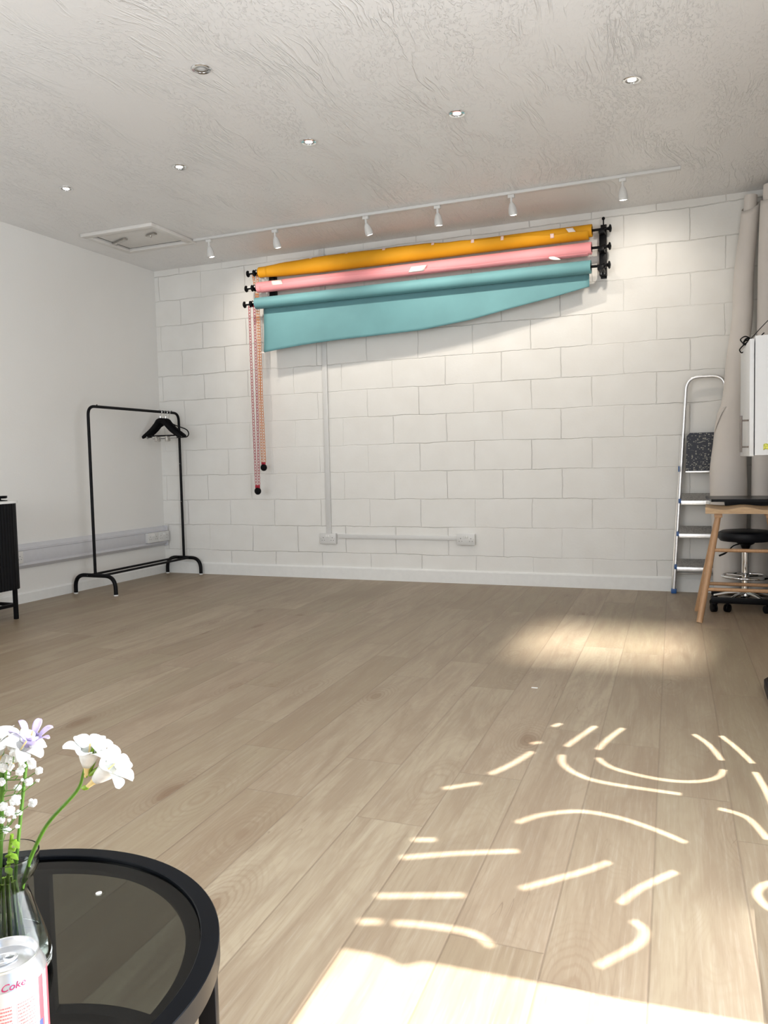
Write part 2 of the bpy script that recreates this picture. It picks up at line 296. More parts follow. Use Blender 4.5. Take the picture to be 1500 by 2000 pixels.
# ------------------------------------------------------------------ geometry helpers
def frame(d):
    d = Vector(d).normalized(); a = Vector((0, 0, 1)) if abs(d.z) < 0.9 else Vector((1, 0, 0))
    x = d.cross(a).normalized(); return x, d.cross(x).normalized(), d
class MB:
    def __init__(s): s.bm = bmesh.new()
    def _f(s, vs):
        try: s.bm.faces.new(vs)
        except ValueError: pass
    def box(s, x0, x1, y0, y1, z0, z1, bev=0.0, mat=None, seg=2):
        r = bmesh.ops.create_cube(s.bm, size=1.0); vs = r['verts']
        for v in vs:
            v.co = Vector(((x0 + x1) / 2 + v.co.x * (x1 - x0), (y0 + y1) / 2 + v.co.y * (y1 - y0), (z0 + z1) / 2 + v.co.z * (z1 - z0)))
        if bev:
            es = list({e for v in vs for e in v.link_edges})
            r = bmesh.ops.bevel(s.bm, geom=es, offset=bev, segments=seg, affect='EDGES', profile=0.5)
            vs = [v for v in r['verts']] + [v for v in vs if v.is_valid]
        if mat is not None:
            for v in set(vs): v.co = mat @ v.co
        return s
    def rings(s, rings, closed_u=True, cap=True, loop=False):
        R = [[s.bm.verts.new(p) for p in r] for r in rings]; n = len(R[0])
        k = len(R) if loop else len(R) - 1
        for i in range(k):
            a, b = R[i], R[(i + 1) % len(R)]
            for j in range(n if closed_u else n - 1): s._f((a[j], a[(j + 1) % n], b[(j + 1) % n], b[j]))
        if cap and not loop and closed_u: s._f(list(reversed(R[0]))); s._f(R[-1])
        return s
    def tube(s, pts, r, seg=12, closed=False, flat=1.0, cap=True, up=None):
        pts = [Vector(p) for p in pts]; n = len(pts); rs = r if isinstance(r, (list, tuple)) else [r] * n
        T = []
        for i in range(n):
            a = pts[(i - 1) % n] if (closed or i > 0) else pts[i]; b = pts[(i + 1) % n] if (closed or i < n - 1) else pts[i]
            T.append((b - a).normalized())
        if up is not None:
            X = Vector(up); X = (X - T[0] * X.dot(T[0])).normalized()
        else: X = frame(T[0])[0]
        out = []
        for i in range(n):
            X = X - T[i] * X.dot(T[i]); X.normalize(); Y = T[i].cross(X)
            out.append([pts[i] + (X * math.cos(a) + Y * math.sin(a) * flat) * rs[i] for a in [2 * PI * j / seg for j in range(seg)]])
        return s.rings(out, True, cap, closed)
    def bar(s, pts, wx, wy, up):
        """rectangular section swept along pts; wx along 'up' side"""
        pts = [Vector(p) for p in pts]; n = len(pts); out = []; U = Vector(up)
        for i in range(n):
            t = (pts[min(i + 1, n - 1)] - pts[max(i - 1, 0)]).normalized(); X = (U - t * U.dot(t)).normalized(); Y = t.cross(X)
            out.append([pts[i] + X * a * wx / 2 + Y * b * wy / 2 for a, b in ((-1, -1), (1, -1), (1, 1), (-1, 1))])
        return s.rings(out)
    def cyl(s, p0, p1, r0, r1=None, seg=20, flat=1.0): return s.tube([p0, p1], [r0, r0 if r1 is None else r1], seg, flat=flat)
    def lathe(s, prof, c=(0, 0, 0), d=(0, 0, 1), seg=40, loop=False, cap=True):
        X, Y, Z = frame(d); c = Vector(c)
        out = [[c + X * math.cos(a) * r + Y * math.sin(a) * r + Z * z for a in [2 * PI * j / seg for j in range(seg)]] for r, z in prof]
        return s.rings(out, True, cap, loop)
    def prism(s, poly, z0, z1, f=None):
        f = f or (lambda x, y, z: (x, y, z))
        a = [s.bm.verts.new(f(x, y, z0)) for x, y in poly]; b = [s.bm.verts.new(f(x, y, z1)) for x, y in poly]; n = len(a)
        s._f(list(reversed(a))); s._f(b)
        for i in range(n): s._f((a[i], a[(i + 1) % n], b[(i + 1) % n], b[i]))
        return s
    def ball(s, c, r, sx=1, sy=1, sz=1, sub=2):
        v = bmesh.ops.create_icosphere(s.bm, subdivisions=sub, radius=r)['verts']
        for p in v: p.co = Vector(c) + Vector((p.co.x * sx, p.co.y * sy, p.co.z * sz))
        return s
    def grid(s, fn, nu, nv):
        G = [[s.bm.verts.new(fn(i / nu, j / nv)) for j in range(nv + 1)] for i in range(nu + 1)]
        for i in range(nu):
            for j in range(nv): s._f((G[i][j], G[i + 1][j], G[i + 1][j + 1], G[i][j + 1]))
        return s
    def build(s, name, mat, parent=None, origin=None, smooth=True, angle=40, thick=0.0):
        org = Vector(WORLD[parent.name]) if parent is not None else Vector(origin or (0, 0, 0))
        bmesh.ops.recalc_face_normals(s.bm, faces=s.bm.faces)
        me = bpy.data.meshes.new(name); s.bm.to_mesh(me); s.bm.free()
        for v in me.vertices: v.co -= org
        me.materials.append(M[mat] if isinstance(mat, str) else mat)
        if smooth:
            for p in me.polygons: p.use_smooth = True
            me.set_sharp_from_angle(angle=math.radians(angle))
        o = bpy.data.objects.new(name, me); COL.objects.link(o)
        if parent is not None: o.parent = parent
        else: o.location = org
        WORLD[o.name] = tuple(org)
        if thick:
            md = o.modifiers.new('thickness', 'SOLIDIFY'); md.thickness = thick; md.offset = 0
        return o
WORLD = {}
def tag(o, label, cat, group=None, kind=None):
    if label: o['label'] = label
    if cat: o['category'] = cat
    if group: o['group'] = group
    if kind: o['kind'] = kind
    return o
def thing(name, label, cat, loc, group=None):
    o = bpy.data.objects.new(name, None); COL.objects.link(o); o.location = loc; o.empty_display_size = 0.05
    WORLD[o.name] = tuple(loc); return tag(o, label, cat, group)
def struct(o): o['kind'] = 'structure'; return o
def children(o): return [c for c in COL.objects if c.parent == o]
def copy_tree(o, parent=None):
    c = o.copy(); COL.objects.link(c)
    if parent is not None: c.parent = parent
    for ch in children(o): copy_tree(ch, c)
    return c
def fillet(pts, r, n=6):
    pts = [Vector(p) for p in pts]; out = [pts[0]]
    for i in range(1, len(pts) - 1):
        p = pts[i]; a = (pts[i - 1] - p).normalized(); b = (pts[i + 1] - p).normalized()
        s0, s1 = p + a * r, p + b * r
        for k in range(n + 1):
            t = k / n; out.append(s0 * (1 - t) ** 2 + p * 2 * t * (1 - t) + s1 * t * t)
    out.append(pts[-1]); return out
def smoothpath(pts, n=8):
    P = [Vector(p) for p in pts]; out = []
    for i in range(len(P) - 1):
        p0 = P[max(i - 1, 0)]; p1 = P[i]; p2 = P[i + 1]; p3 = P[min(i + 2, len(P) - 1)]
        for k in range(n):
            t = k / n
            out.append(0.5 * ((2 * p1) + (p2 - p0) * t + (2 * p0 - 5 * p1 + 4 * p2 - p3) * t * t + (3 * p1 - p0 - 3 * p2 + p3) * t ** 3))
    out.append(P[-1]); return out
def lerp(tab, x):
    if x <= tab[0][0]: return tab[0][1]
    for (a, va), (b, vb) in zip(tab, tab[1:]):
        if x <= b: return va + (vb - va) * (x - a) / (b - a)
    return tab[-1][1]
def interp(tab, x):
    if x <= tab[0][0]: return tab[0][1]
    for (a, va), (b, vb) in zip(tab, tab[1:]):
        if x <= b:
            t = (x - a) / (b - a); t = t * t * (3 - 2 * t); return va + (vb - va) * t
    return tab[-1][1]

# ------------------------------------------------------------------ the room
def rwx(y): return 5.16 - 0.041 * y          # the right wall is slightly out of square
YF = -7.0
struct(MB().prism([(-0.2, 0.2), (-0.2, YF - 0.2), (rwx(YF) + 0.2, YF - 0.2), (rwx(0) + 0.2, 0.2)], -0.12, 0.0).build('floor', 'floor'))
struct(MB().prism([(-0.2, 0.2), (-0.2, YF - 0.2), (rwx(YF) + 0.2, YF - 0.2), (rwx(0) + 0.2, 0.2)], H, H + 0.15).build('ceiling', 'ceiling'))
struct(MB().box(-0.2, rwx(0) + 0.2, 0, 0.2, 0, H).build('wall_back', 'block'))
struct(MB().box(-0.2, 0, YF - 0.2, 0, 0, H).build('wall_left', 'plaster'))
# right wall with its glazed door and shop window
DY0, DY1, DH = -6.45, -4.562, 2.112           # clear door
GY0, GY1, GS, GH = -4.562, -2.98, 0.10, 2.235  # window with the cut-out film
rm = MB()
def rseg(y0, y1, z0, z1): rm.prism([(rwx(y0), y0), (rwx(y0) + 0.06, y0), (rwx(y1) + 0.06, y1), (rwx(y1), y1)], z0, z1)
rseg(YF - 0.2, DY0, 0, H); rseg(DY0, DY1, DH, H); rseg(GY0, GY1, GH, H); rseg(GY0, GY1, 0, GS); rseg(GY1, 0, 0, H)
struct(rm.build('wall_right', 'plaster'))
BX0, BX1 = 3.83, 4.52
fw = MB()
def solid(x0, x1, z0, z1): fw.box(x0, x1, YF - 0.2, YF, z0, z1)
solid(0, 0.9, 0, H); solid(0.9, 3.0, 0, 0.85); solid(0.9, 3.0, 2.35, H); solid(3.0, BX0, 0, H)
solid(BX0, BX1, 0, 2.13); solid(BX0, BX1, 2.44, H); solid(BX1, rwx(YF), 0, H)
struct(fw.build('wall_front', 'plaster'))
def skirt(name, p0, p1, nrm, h, d=0.016):
    p0 = Vector(p0); p1 = Vector(p1); nrm = Vector(nrm).normalized(); out = []
    prof = [(0, 0), (d, 0), (d, h - 0.012), (d - 0.006, h), (0, h)]
    for p in (p0, p1): out.append([p + nrm * a + Vector((0, 0, b)) for a, b in prof])
    return struct(MB().rings(out).build(name, 'trim', smooth=False))
skirt('baseboard_back', (0, 0, 0), (rwx(0), 0, 0), (0, -1, 0), 0.104)
skirt('baseboard_left', (0, YF, 0), (0, -0.016, 0), (1, 0, 0), 0.080)
skirt('baseboard_right', (rwx(-0.02), -0.02, 0), (rwx(-2.97), -2.97, 0), (-1, -0.041, 0), 0.104)

# glazed door: frame, stile, clear pane, frosted film with cut-out lines
def leaf_frame(m, x0, x1, z0, z1, w, y0=YF - 0.10, y1=YF - 0.04):
    m.box(x0, x0 + w, y0, y1, z0, z1); m.box(x1 - w, x1, y0, y1, z0, z1)
    m.box(x0 + w, x1 - w, y0, y1, z0, z0 + w); m.box(x0 + w, x1 - w, y0, y1, z1 - w, z1)
def onwall(y, z, d): return (rwx(y) + d, y, z)       # d = depth into the wall
def rbox(m, y0, y1, z0, z1, d0, d1):
    return m.prism([(rwx(y0) + d0, y0), (rwx(y0) + d1, y0), (rwx(y1) + d1, y1), (rwx(y1) + d0, y1)], z0, z1)
door = thing('door_1', None, None, onwall(-5.5, 0, 0.05)); struct(door)
dm = MB(); rbox(dm, DY0, DY0 + 0.05, 0, DH, 0.03, 0.08)
dm.build('door_frame', 'black_metal', door)
rbox(MB(), DY0 + 0.05, DY1, 0.01, DH, 0.050, 0.056).build('door_pane', 'pane', door)
shopw = thing('window_3', None, None, onwall(-3.8, GS, 0.05)); struct(shopw)
dm = MB(); rbox(dm, GY1 - 0.03, GY1, GS, GH, 0.03, 0.08)
dm.build('window_frame', 'black_metal', shopw)
rbox(MB(), GY0, GY1 - 0.03, GS, GH, 0.040, 0.046).build('window_pane', 'pane', shopw)
FD = 0.03
def fproj(p):
    # where the sunlight that lands on floor point p crosses the film, as (y, z)
    x, y = p; t = (5.16 + FD - 0.041 * y - x) / (1 + 0.041 * 0.075)
    return (y + 0.075 * t, 1.5 * t)
cuts = {
 'a': [(3.946, -3.858), (4.037, -3.782)], 'b': [(4.049, -3.706), (4.095, -3.60), (4.133, -3.473)], 'c': [(4.231, -3.389), (4.262, -3.27), (4.296, -3.146)],
 'd': [(4.335, -3.385), (4.358, -3.26), (4.392, -3.138)], 'e': [(4.231, -3.47), (4.24, -3.53), (4.269, -3.585), (4.31, -3.625), (4.357, -3.651), (4.44, -3.665), (4.606, -3.673)],
 'f': [(4.345, -3.46), (4.375, -3.51), (4.421, -3.545), (4.50, -3.572), (4.574, -3.58), (4.64, -3.565), (4.688, -3.53), (4.712, -3.49), (4.722, -3.437)],
 'g': [(4.63, -3.127), (4.68, -3.223), (4.718, -3.357)], 'h': [(4.718, -3.115), (4.765, -3.225), (4.808, -3.354)], 'i': [(4.812, -3.428), (4.838, -3.596), (4.85, -3.75)],
 'j': [(4.203, -4.009), (4.24, -3.955), (4.282, -3.918), (4.33, -3.89), (4.374, -3.879), (4.43, -3.883), (4.484, -3.898), (4.56, -3.935), (4.628, -3.979)],
 'k': [(4.705, -3.74), (4.75, -3.755), (4.785, -3.79), (4.82, -3.894)], 'l': [(3.971, -4.194), (4.026, -4.174)], 'm': [(3.976, -4.292), (4.10, -4.225), (4.241, -4.162)],
 'n': [(3.986, -4.475), (4.172, -4.404)], 'o': [(4.285, -4.335), (4.366, -4.251), (4.415, -4.20), (4.458, -4.142)], 'p': [(4.502, -4.322), (4.537, -4.242), (4.61, -4.137)],
 'q': [(3.989, -4.581), (4.036, -4.566)], 'r': [(4.061, -4.561), (4.11, -4.548), (4.171, -4.540), (4.215, -4.538), (4.250, -4.548), (4.278, -4.572)],
 's': [(4.533, -4.38), (4.555, -4.40), (4.561, -4.425), (4.552, -4.46), (4.53, -4.495), (4.484, -4.563)], 't': [(4.152, -3.199), (4.172, -3.157)], 'u': [(4.112, -3.40), (4.142, -3.373)],
 'w': [(4.90, -3.45), (4.93, -3.62)], 'v': [(4.83, -4.11), (4.80, -4.13), (4.781, -4.178), (4.80, -4.23), (4.84, -4.26)],
}
def offset(poly, w):
    out1, out2 = [], []
    for i, p in enumerate(poly):
        a = poly[max(i - 1, 0)]; b = poly[min(i + 1, len(poly) - 1)]
        d = Vector((b[0] - a[0], b[1] - a[1])).normalized(); n = Vector((-d.y, d.x))
        out1.append((p[0] + n.x * w / 2, p[1] + n.y * w / 2)); out2.append((p[0] - n.x * w / 2, p[1] - n.y * w / 2))
    return out1 + out2[::-1]
cu = bpy.data.curves.new('film_outline', 'CURVE'); cu.dimensions = '2D'; cu.fill_mode = 'BOTH'; cu.extrude = 0.0006
def add_poly(pts):
    sp = cu.splines.new('POLY'); sp.points.add(len(pts) - 1)
    for q, p in zip(sp.points, pts): q.co = (p[0], p[1], 0, 1)
    sp.use_cyclic_u = True
outer = [fproj(p) for p in ((3.87, -4.688), (4.00, -4.680), (4.080, -4.676), (4.100, -4.680), (4.116, -4.690), (4.132, -4.690), (4.146, -4.680), (4.165, -4.664), (4.34, -4.652), (4.55, -4.642), (4.78, -4.624), (5.20, -4.592))]
outer = [(min(a, 9), min(b, GH - 0.002)) for a, b in outer] + [(GY1 - 0.03, outer[-1][1]), (GY1 - 0.03, GH - 0.002)]
add_poly(outer)
for k, pl in cuts.items():
    P2 = pl
    if len(P2) > 2: P2 = [tuple(v.xy) for v in smoothpath([(x, z, 0) for x, z in P2], 4)]
    add_poly([fproj(q) for q in offset(P2, 0.0195)])
co = bpy.data.objects.new('film_curve', cu); COL.objects.link(co)
bpy.context.view_layer.update()
fme = bpy.data.meshes.new_from_object(co.evaluated_get(bpy.context.evaluated_depsgraph_get()))
bpy.data.objects.remove(co)
for v in fme.vertices: v.co = Vector(onwall(v.co.x, v.co.y, FD + v.co.z)) - Vector(WORLD['window_3'])
fme.materials.clear(); fme.materials.append(M['film'])
fo = bpy.data.objects.new('window_film', fme); COL.objects.link(fo); fo.parent = shopw
w1 = thing('added_window_1', None, None, ((BX0 + BX1) / 2, YF - 0.07, 2.13)); struct(w1)  # added unseen opening, sized to shape the spot's soft floor patch
wm = MB(); leaf_frame(wm, BX0, BX1, 2.13, 2.44, 0.015); wm.build('window_frame', 'black_metal', w1)
MB().box(BX0 + 0.02, BX1 - 0.02, YF - 0.073, YF - 0.067, 2.145, 2.425).build('window_pane', 'pane', w1)
w2 = thing('added_window_2', None, None, (1.95, YF - 0.07, 0.85)); struct(w2)  # unseen window added to go with the left fill lamp
wm = MB(); leaf_frame(wm, 0.9, 3.0, 0.85, 2.35, 0.05); wm.build('window_frame', 'black_metal', w2)
MB().box(0.95, 2.95, YF - 0.075, YF - 0.065, 0.90, 2.30).build('added_blind', 'trim', w2)  # opaque sheet closing the added window behind its fill lamp

# ------------------------------------------------------------------ ceiling fittings
def downlight(x, y, label, lit=True):
    t = thing('recessed_downlight', label, 'ceiling light', (x, y, H), 'recessed downlights in the ceiling')
    MB().lathe([(0.0284, -0.0005), (0.030, -0.0045), (0.041, -0.006), (0.044, -0.003), (0.044, 0.002), (0.0284, 0.002)], (x, y, H), seg=32, loop=True).build('trim_ring', 'chrome', t)
    MB().lathe([(0.0282, -0.0042), (0.0195, -0.0015), (0.0195, -0.0012), (0.0282, -0.0015)], (x, y, H), seg=28, loop=True).build('reflector', 'steel', t)
    MB().lathe([(0.0193, -0.0022), (0.012, -0.0032), (0.0005, -0.0036)], (x, y, H), seg=28).build('lens', 'glow' if lit else 'lens_off', t)
    if lit:
        d = bpy.data.lights.new('downlight_beam', 'SPOT'); d.energy = 4; d.spot_size = math.radians(120); d.spot_blend = 1; d.color = (1, 0.93, 0.84); d.shadow_soft_size = 0.03
        o = bpy.data.objects.new('downlight_beam', d); COL.objects.link(o); o.parent = t; o.location = (0, 0, -0.012)
for x, y, lb, lit in ((0.907, -2.022, 'lit recessed downlight nearest the left wall, above the dark cabinet side', True), (1.768, -2.022, 'lit recessed downlight second from the left wall in the row', True),
                      (2.627, -2.022, 'lit recessed downlight in the middle of the row of five', True), (3.476, -2.022, 'lit recessed downlight second from the right end of the row', True),
                      (4.333, -2.022, 'lit recessed downlight at the right end of the row, nearest the cupboard side', True), (2.575, -2.956, 'unlit recessed downlight, alone on the ceiling nearer the viewer', False)):
    downlight(x, y, lb, lit)

trk = MB().box(0.94, 4.505, -0.725, -0.689, H - 0.019, H, 0.002)
tag(trk.build('light_track', 'plastic', origin=(2.7, -0.707, H)), 'long white lighting track fixed to the ceiling in front of the block wall', 'light track')
def spot_fixture(x, label, tilt, aim):
    y = -0.707; z = H - 0.0195
    t = thing('track_spotlight', label, 'spotlight', (x, y, z), 'white spotlights along the ceiling track')
    MB().box(x - 0.022, x + 0.022, y - 0.014, y + 0.014, z - 0.022, z, 0.003).build('adapter', 'plastic', t)
    MB().tube([(x, y, z - 0.02), (x, y, z - 0.052)], [0.009, 0.0075], 12).cyl((x, y - 0.009, z - 0.047), (x, y + 0.009, z - 0.047), 0.004, seg=8).build('arm', 'plastic', t)
    p = Vector((x, y, z - 0.047)); d = Vector(tilt).normalized()
    prof = [(0.004, -0.002), (0.011, 0.004), (0.019, 0.018), (0.0255, 0.038), (0.0285, 0.058), (0.0290, 0.072), (0.0275, 0.084), (0.024, 0.0845), (0.0255, 0.070), (0.0225, 0.040), (0.006, 0.02)]
    sh = MB().lathe(prof, p, d, 24); sh.build('lamp_shade', 'plastic', t)
    MB().lathe([(0.0235, 0.062), (0.018, 0.0635), (0.0005, 0.064)], p, d, 20).build('lamp_lens', 'glow_warm', t)
    ld = bpy.data.lights.new('spot_beam', 'SPOT'); ld.energy = 15; ld.spot_size = math.radians(105); ld.spot_blend = 0.9; ld.color = (1, 0.91, 0.79); ld.shadow_soft_size = 0.022
    lo = bpy.data.objects.new('spot_beam', ld); COL.objects.link(lo); lo.parent = t
    q = p + d * 0.088; lo.location = q - Vector(WORLD[t.name]); lo.rotation_euler = (Vector(aim) - q).to_track_quat('-Z', 'Y').to_euler()
for x, lb, tl in ((1.073, 'white track spotlight at the left end of the track, beside the ceiling hatch', (0.10, 0.12, -1)),
                  (1.657, 'white track spotlight second from the hatch, above the left end of the mustard roll', (0.12, 0.22, -1)),
                  (2.398, 'white track spotlight third from the hatch, tilted a little to the right', (0.22, 0.30, -1)),
                  (2.935, 'white track spotlight fourth from the hatch, hanging upright over the coloured rolls', (0.02, 0.2, -1)),
                  (3.45, 'white track spotlight above the right part of the mustard roll, fifth from the hatch', (0.10, 0.22, -1)),
                  (4.161, 'white track spotlight at the right end, above the black bracket knobs', (0.02, 0.18, -1))):
    spot_fixture(x, lb, tl, (x + 0.25 * tl[0] * 2 + (0.12 if x < 1.2 else 0), 0, 2.0 if x < 4 and x > 1.2 else 2.1))

h = thing('ceiling_hatch', 'white square loft hatch with raised frame in the ceiling corner', 'hatch', (0.60, -0.93, H))
hm = MB(); X0, X1, Y0, Y1 = 0.27, 0.93, -1.215, -0.665
hm.box(X0, X1, Y0, Y0 + 0.055, H - 0.026, H, 0.004); hm.box(X0, X1, Y1 - 0.055, Y1, H - 0.026, H, 0.004)
hm.box(X0, X0 + 0.055, Y0 + 0.05, Y1 - 0.05, H - 0.026, H, 0.004); hm.box(X1 - 0.055, X1, Y0 + 0.05, Y1 - 0.05, H - 0.026, H, 0.004)
hm.build('hatch_frame', 'hatch', h)
gm = MB(); a, b, c_, d_ = X0 + 0.058, X1 - 0.058, Y0 + 0.058, Y1 - 0.058
gm.box(a, b, c_, d_, H - 0.003, H - 0.0005); gm.build('shadow_gap', 'dark', h)
MB().box(a + 0.016, b - 0.004, c_ + 0.003, d_ - 0.018, H - 0.0065, H - 0.0032, 0.0005).build('hatch_panel', 'hatch', h)
MB().bar([(a + 0.02, -0.93, H - 0.018), (a + 0.19, -1.0, H - 0.018)], 0.012, 0.03, (0, 0, 1)).cyl((a + 0.05, -0.94, H - 0.012), (a + 0.05, -0.94, H - 0.036), 0.006, seg=8).build('latch', 'steel', h)
MB().bar([(b - 0.16, -0.99, H - 0.018), (b - 0.06, -1.02, H - 0.018)], 0.012, 0.028, (0, 0, 1)).cyl((b - 0.12, -1.0, H - 0.012), (b - 0.12, -1.0, H - 0.036), 0.006, seg=8).build('latch', 'steel', h)

# ------------------------------------------------------------------ trunking and sockets
tag(MB().box(1.676, 1.720, -0.018, -0.0005, 0.385, H - 0.001, 0.002).build('cable_trunking', 'plastic', origin=(1.7, 0, 0.385)), 'upright white cable trunking running down the block wall from the ceiling', 'cable trunking')
tag(MB().box(1.779, 2.822, -0.016, -0.0005, 0.343, 0.377, 0.002).build('cable_trunking', 'plastic', origin=(2.3, 0, 0.36)), 'level white cable trunking joining the two sockets low on the block wall', 'cable trunking')
def socket(c, right, out, label, group, dead=False):
    """UK double socket: c = centre on the wall, right/out = unit vectors"""
    c = Vector(c); R_ = Vector(right); O_ = Vector(out); Z = Vector((0, 0, 1))
    mat = Matrix((R_, Z, O_)).transposed().to_4x4(); mat.translation = c
    t = thing('double_socket', label, 'wall socket', tuple(c), group)
    MB().box(-0.073, 0.073, -0.043, 0.043, 0.0005, 0.026, 0.003, mat).build('socket_plate', 'plastic', t)
    MB().box(-0.074, 0.074, -0.044, 0.044, 0.0255, 0.034, 0.002, mat).build('socket_front', 'plastic', t)
    for s_ in (-1, 1):
        MB().box(s_ * 0.0095 - 0.008, s_ * 0.0095 + 0.008, 0.010, 0.030, 0.034, 0.0385, 0.001, mat).build('rocker_switch', 'trim', t)
        hb = MB(); cx = s_ * 0.042
        hb.box(cx - 0.002, cx + 0.002, 0.004, 0.012, 0.0338, 0.0346, 0, mat)
        hb.box(cx - 0.014, cx - 0.008, -0.016, -0.012, 0.0338, 0.0346, 0, mat); hb.box(cx + 0.008, cx + 0.014, -0.016, -0.012, 0.0338, 0.0346, 0, mat)
        hb.build('pin_holes', 'dark', t)
        sc_ = MB().cyl(mat @ Vector((s_ * 0.062, 0.0, 0.0335)), mat @ Vector((s_ * 0.062, 0.0, 0.0348)), 0.003, seg=10); sc_.build('screw', 'steel', t)
    return t
socket((1.695, 0, 0.341), (1, 0, 0), (0, -1, 0), 'white double socket at the foot of the upright trunking', 'double sockets low on the block wall')
socket((2.899, 0, 0.352), (1, 0, 0), (0, -1, 0), 'white double socket at the right end of the level trunking', 'double sockets low on the block wall')
dt = MB(); prof = [(0.0005, 0.256), (0.018, 0.256), (0.052, 0.282), (0.052, 0.298), (0.046, 0.301), (0.046, 0.389), (0.052, 0.392), (0.052, 0.408), (0.018, 0.434), (0.0005, 0.434)]
dt.rings([[(x, y, z) for x, z in prof] for y in (-3.4, -0.03)])
td = thing('dado_trunking', 'pale grey dado cable trunking running along the left wall', 'cable trunking', (0, -1.7, 0.256))
dt.build('trunking_body', 'greyplastic', td, smooth=False)
MB().box(0.0462, 0.0475, -3.4, -0.345, 0.303, 0.387, 0.0004).build('trunking_lid', 'greyplastic', td)
MB().box(0.0005, 0.054, -0.03, -0.022, 0.254, 0.436, 0.001).build('end_cap', 'greyplastic', td)
for yy, lb in ((-0.262, 'white double socket on the left wall trunking, the one farther from the corner'), (-0.112, 'white double socket on the left wall trunking right beside the corner')):
    socket((0.0465, yy, 0.347), (0, 1, 0), (1, 0, 0), lb, 'double sockets on the dado trunking')
socket((0.0465, -1.80, 0.347), (0, 1, 0), (1, 0, 0), 'white double socket on the left wall trunking, partly behind the dark cabinet', 'double sockets on the dado trunking')

# ------------------------------------------------------------------ wall brackets and coloured paper rolls
ROLL = {'y': (2.586, -0.11), 'p': (2.4545, -0.145), 't': (2.317, -0.18)}
def bracket(x0, x1, label):
    t = thing('roller_bracket', label, 'wall bracket', ((x0 + x1) / 2, 0, 2.46), 'black three-hook brackets holding the paper rolls')
    prof = [(-0.0005, 2.275), (-0.012, 2.270), (-0.075, 2.270), (-0.088, 2.282), (-0.060, 2.56), (-0.052, 2.635), (-0.012, 2.640), (-0.0005, 2.635)]
    MB().box(x0 + 0.004, x1 - 0.004, -0.010, -0.0005, 2.262, 2.645, 0.002).box(x0, x1, -0.065, -0.0095, 2.275, 2.60, 0.003).build('bracket_plate', 'black_plastic', t)
    for k in 'ypt':
        z, y = ROLL[k]
        MB().box(x0 + 0.004, x1 - 0.004, y - 0.016, -0.05, z - 0.030, z - 0.014, 0.003).box(x0 + 0.004, x1 - 0.004, y - 0.020, y - 0.012, z - 0.028, z - 0.002, 0.002).build('hook', 'black_plastic', t)
    for z in (2.285, 2.58):
        for x in (x0 + 0.013, x1 - 0.013): MB().cyl((x, -0.064, z), (x, -0.0665, z), 0.005, seg=10).build('bolt', 'steel', t)
    return t
bracket(1.224, 1.272, 'black upright roller bracket on the wall behind the left ends of the rolls')
rb = bracket(3.935, 3.985, 'black upright roller bracket at the right end of the coloured rolls')
MB().cyl((3.97, -0.10, 2.60), (3.97, -0.10, 2.655), 0.005, seg=10).ball((3.97, -0.10, 2.662), 0.012).box(3.955, 3.985, -0.118, -0.09, 2.585, 2.615, 0.004).build('locking_screw', 'black_plastic', rb)

def chain(pts, mat, name, parent, pitch=0.024):
    """links of a pull chain along a path, alternately face-on and edge-on"""
    P_ = [Vector(p) for p in pts]; m_ = MB(); acc = 0; i = 0; k = 0; L = []
    for a, b in zip(P_, P_[1:]):
        d = (b - a).length; t0 = acc
        while t0 < d: L.append((a + (b - a) * (t0 / d), (b - a).normalized())); t0 += pitch / 2
        acc = t0 - d
    for k, (p, t_) in enumerate(L[::2]):
        side = Vector((1, 0.25, 0)).normalized(); side = (side - t_ * side.dot(t_)).normalized(); hl = pitch * 0.53; hw = 0.0070
        off = Vector((0, 0.0012 * (-1) ** k, 0))
        loop = [p + off + t_ * (hl * (abs(math.cos(a)) ** 0.4) * (1 if math.cos(a) > 0 else -1)) + side * (hw * (abs(math.sin(a)) ** 0.4) * (1 if math.sin(a) > 0 else -1)) for a in [2 * PI * (j + 0.5) / 12 for j in range(12)]]
        m_.tube(loop, 0.0025, 6, closed=True)
    return m_.build(name, mat, parent)

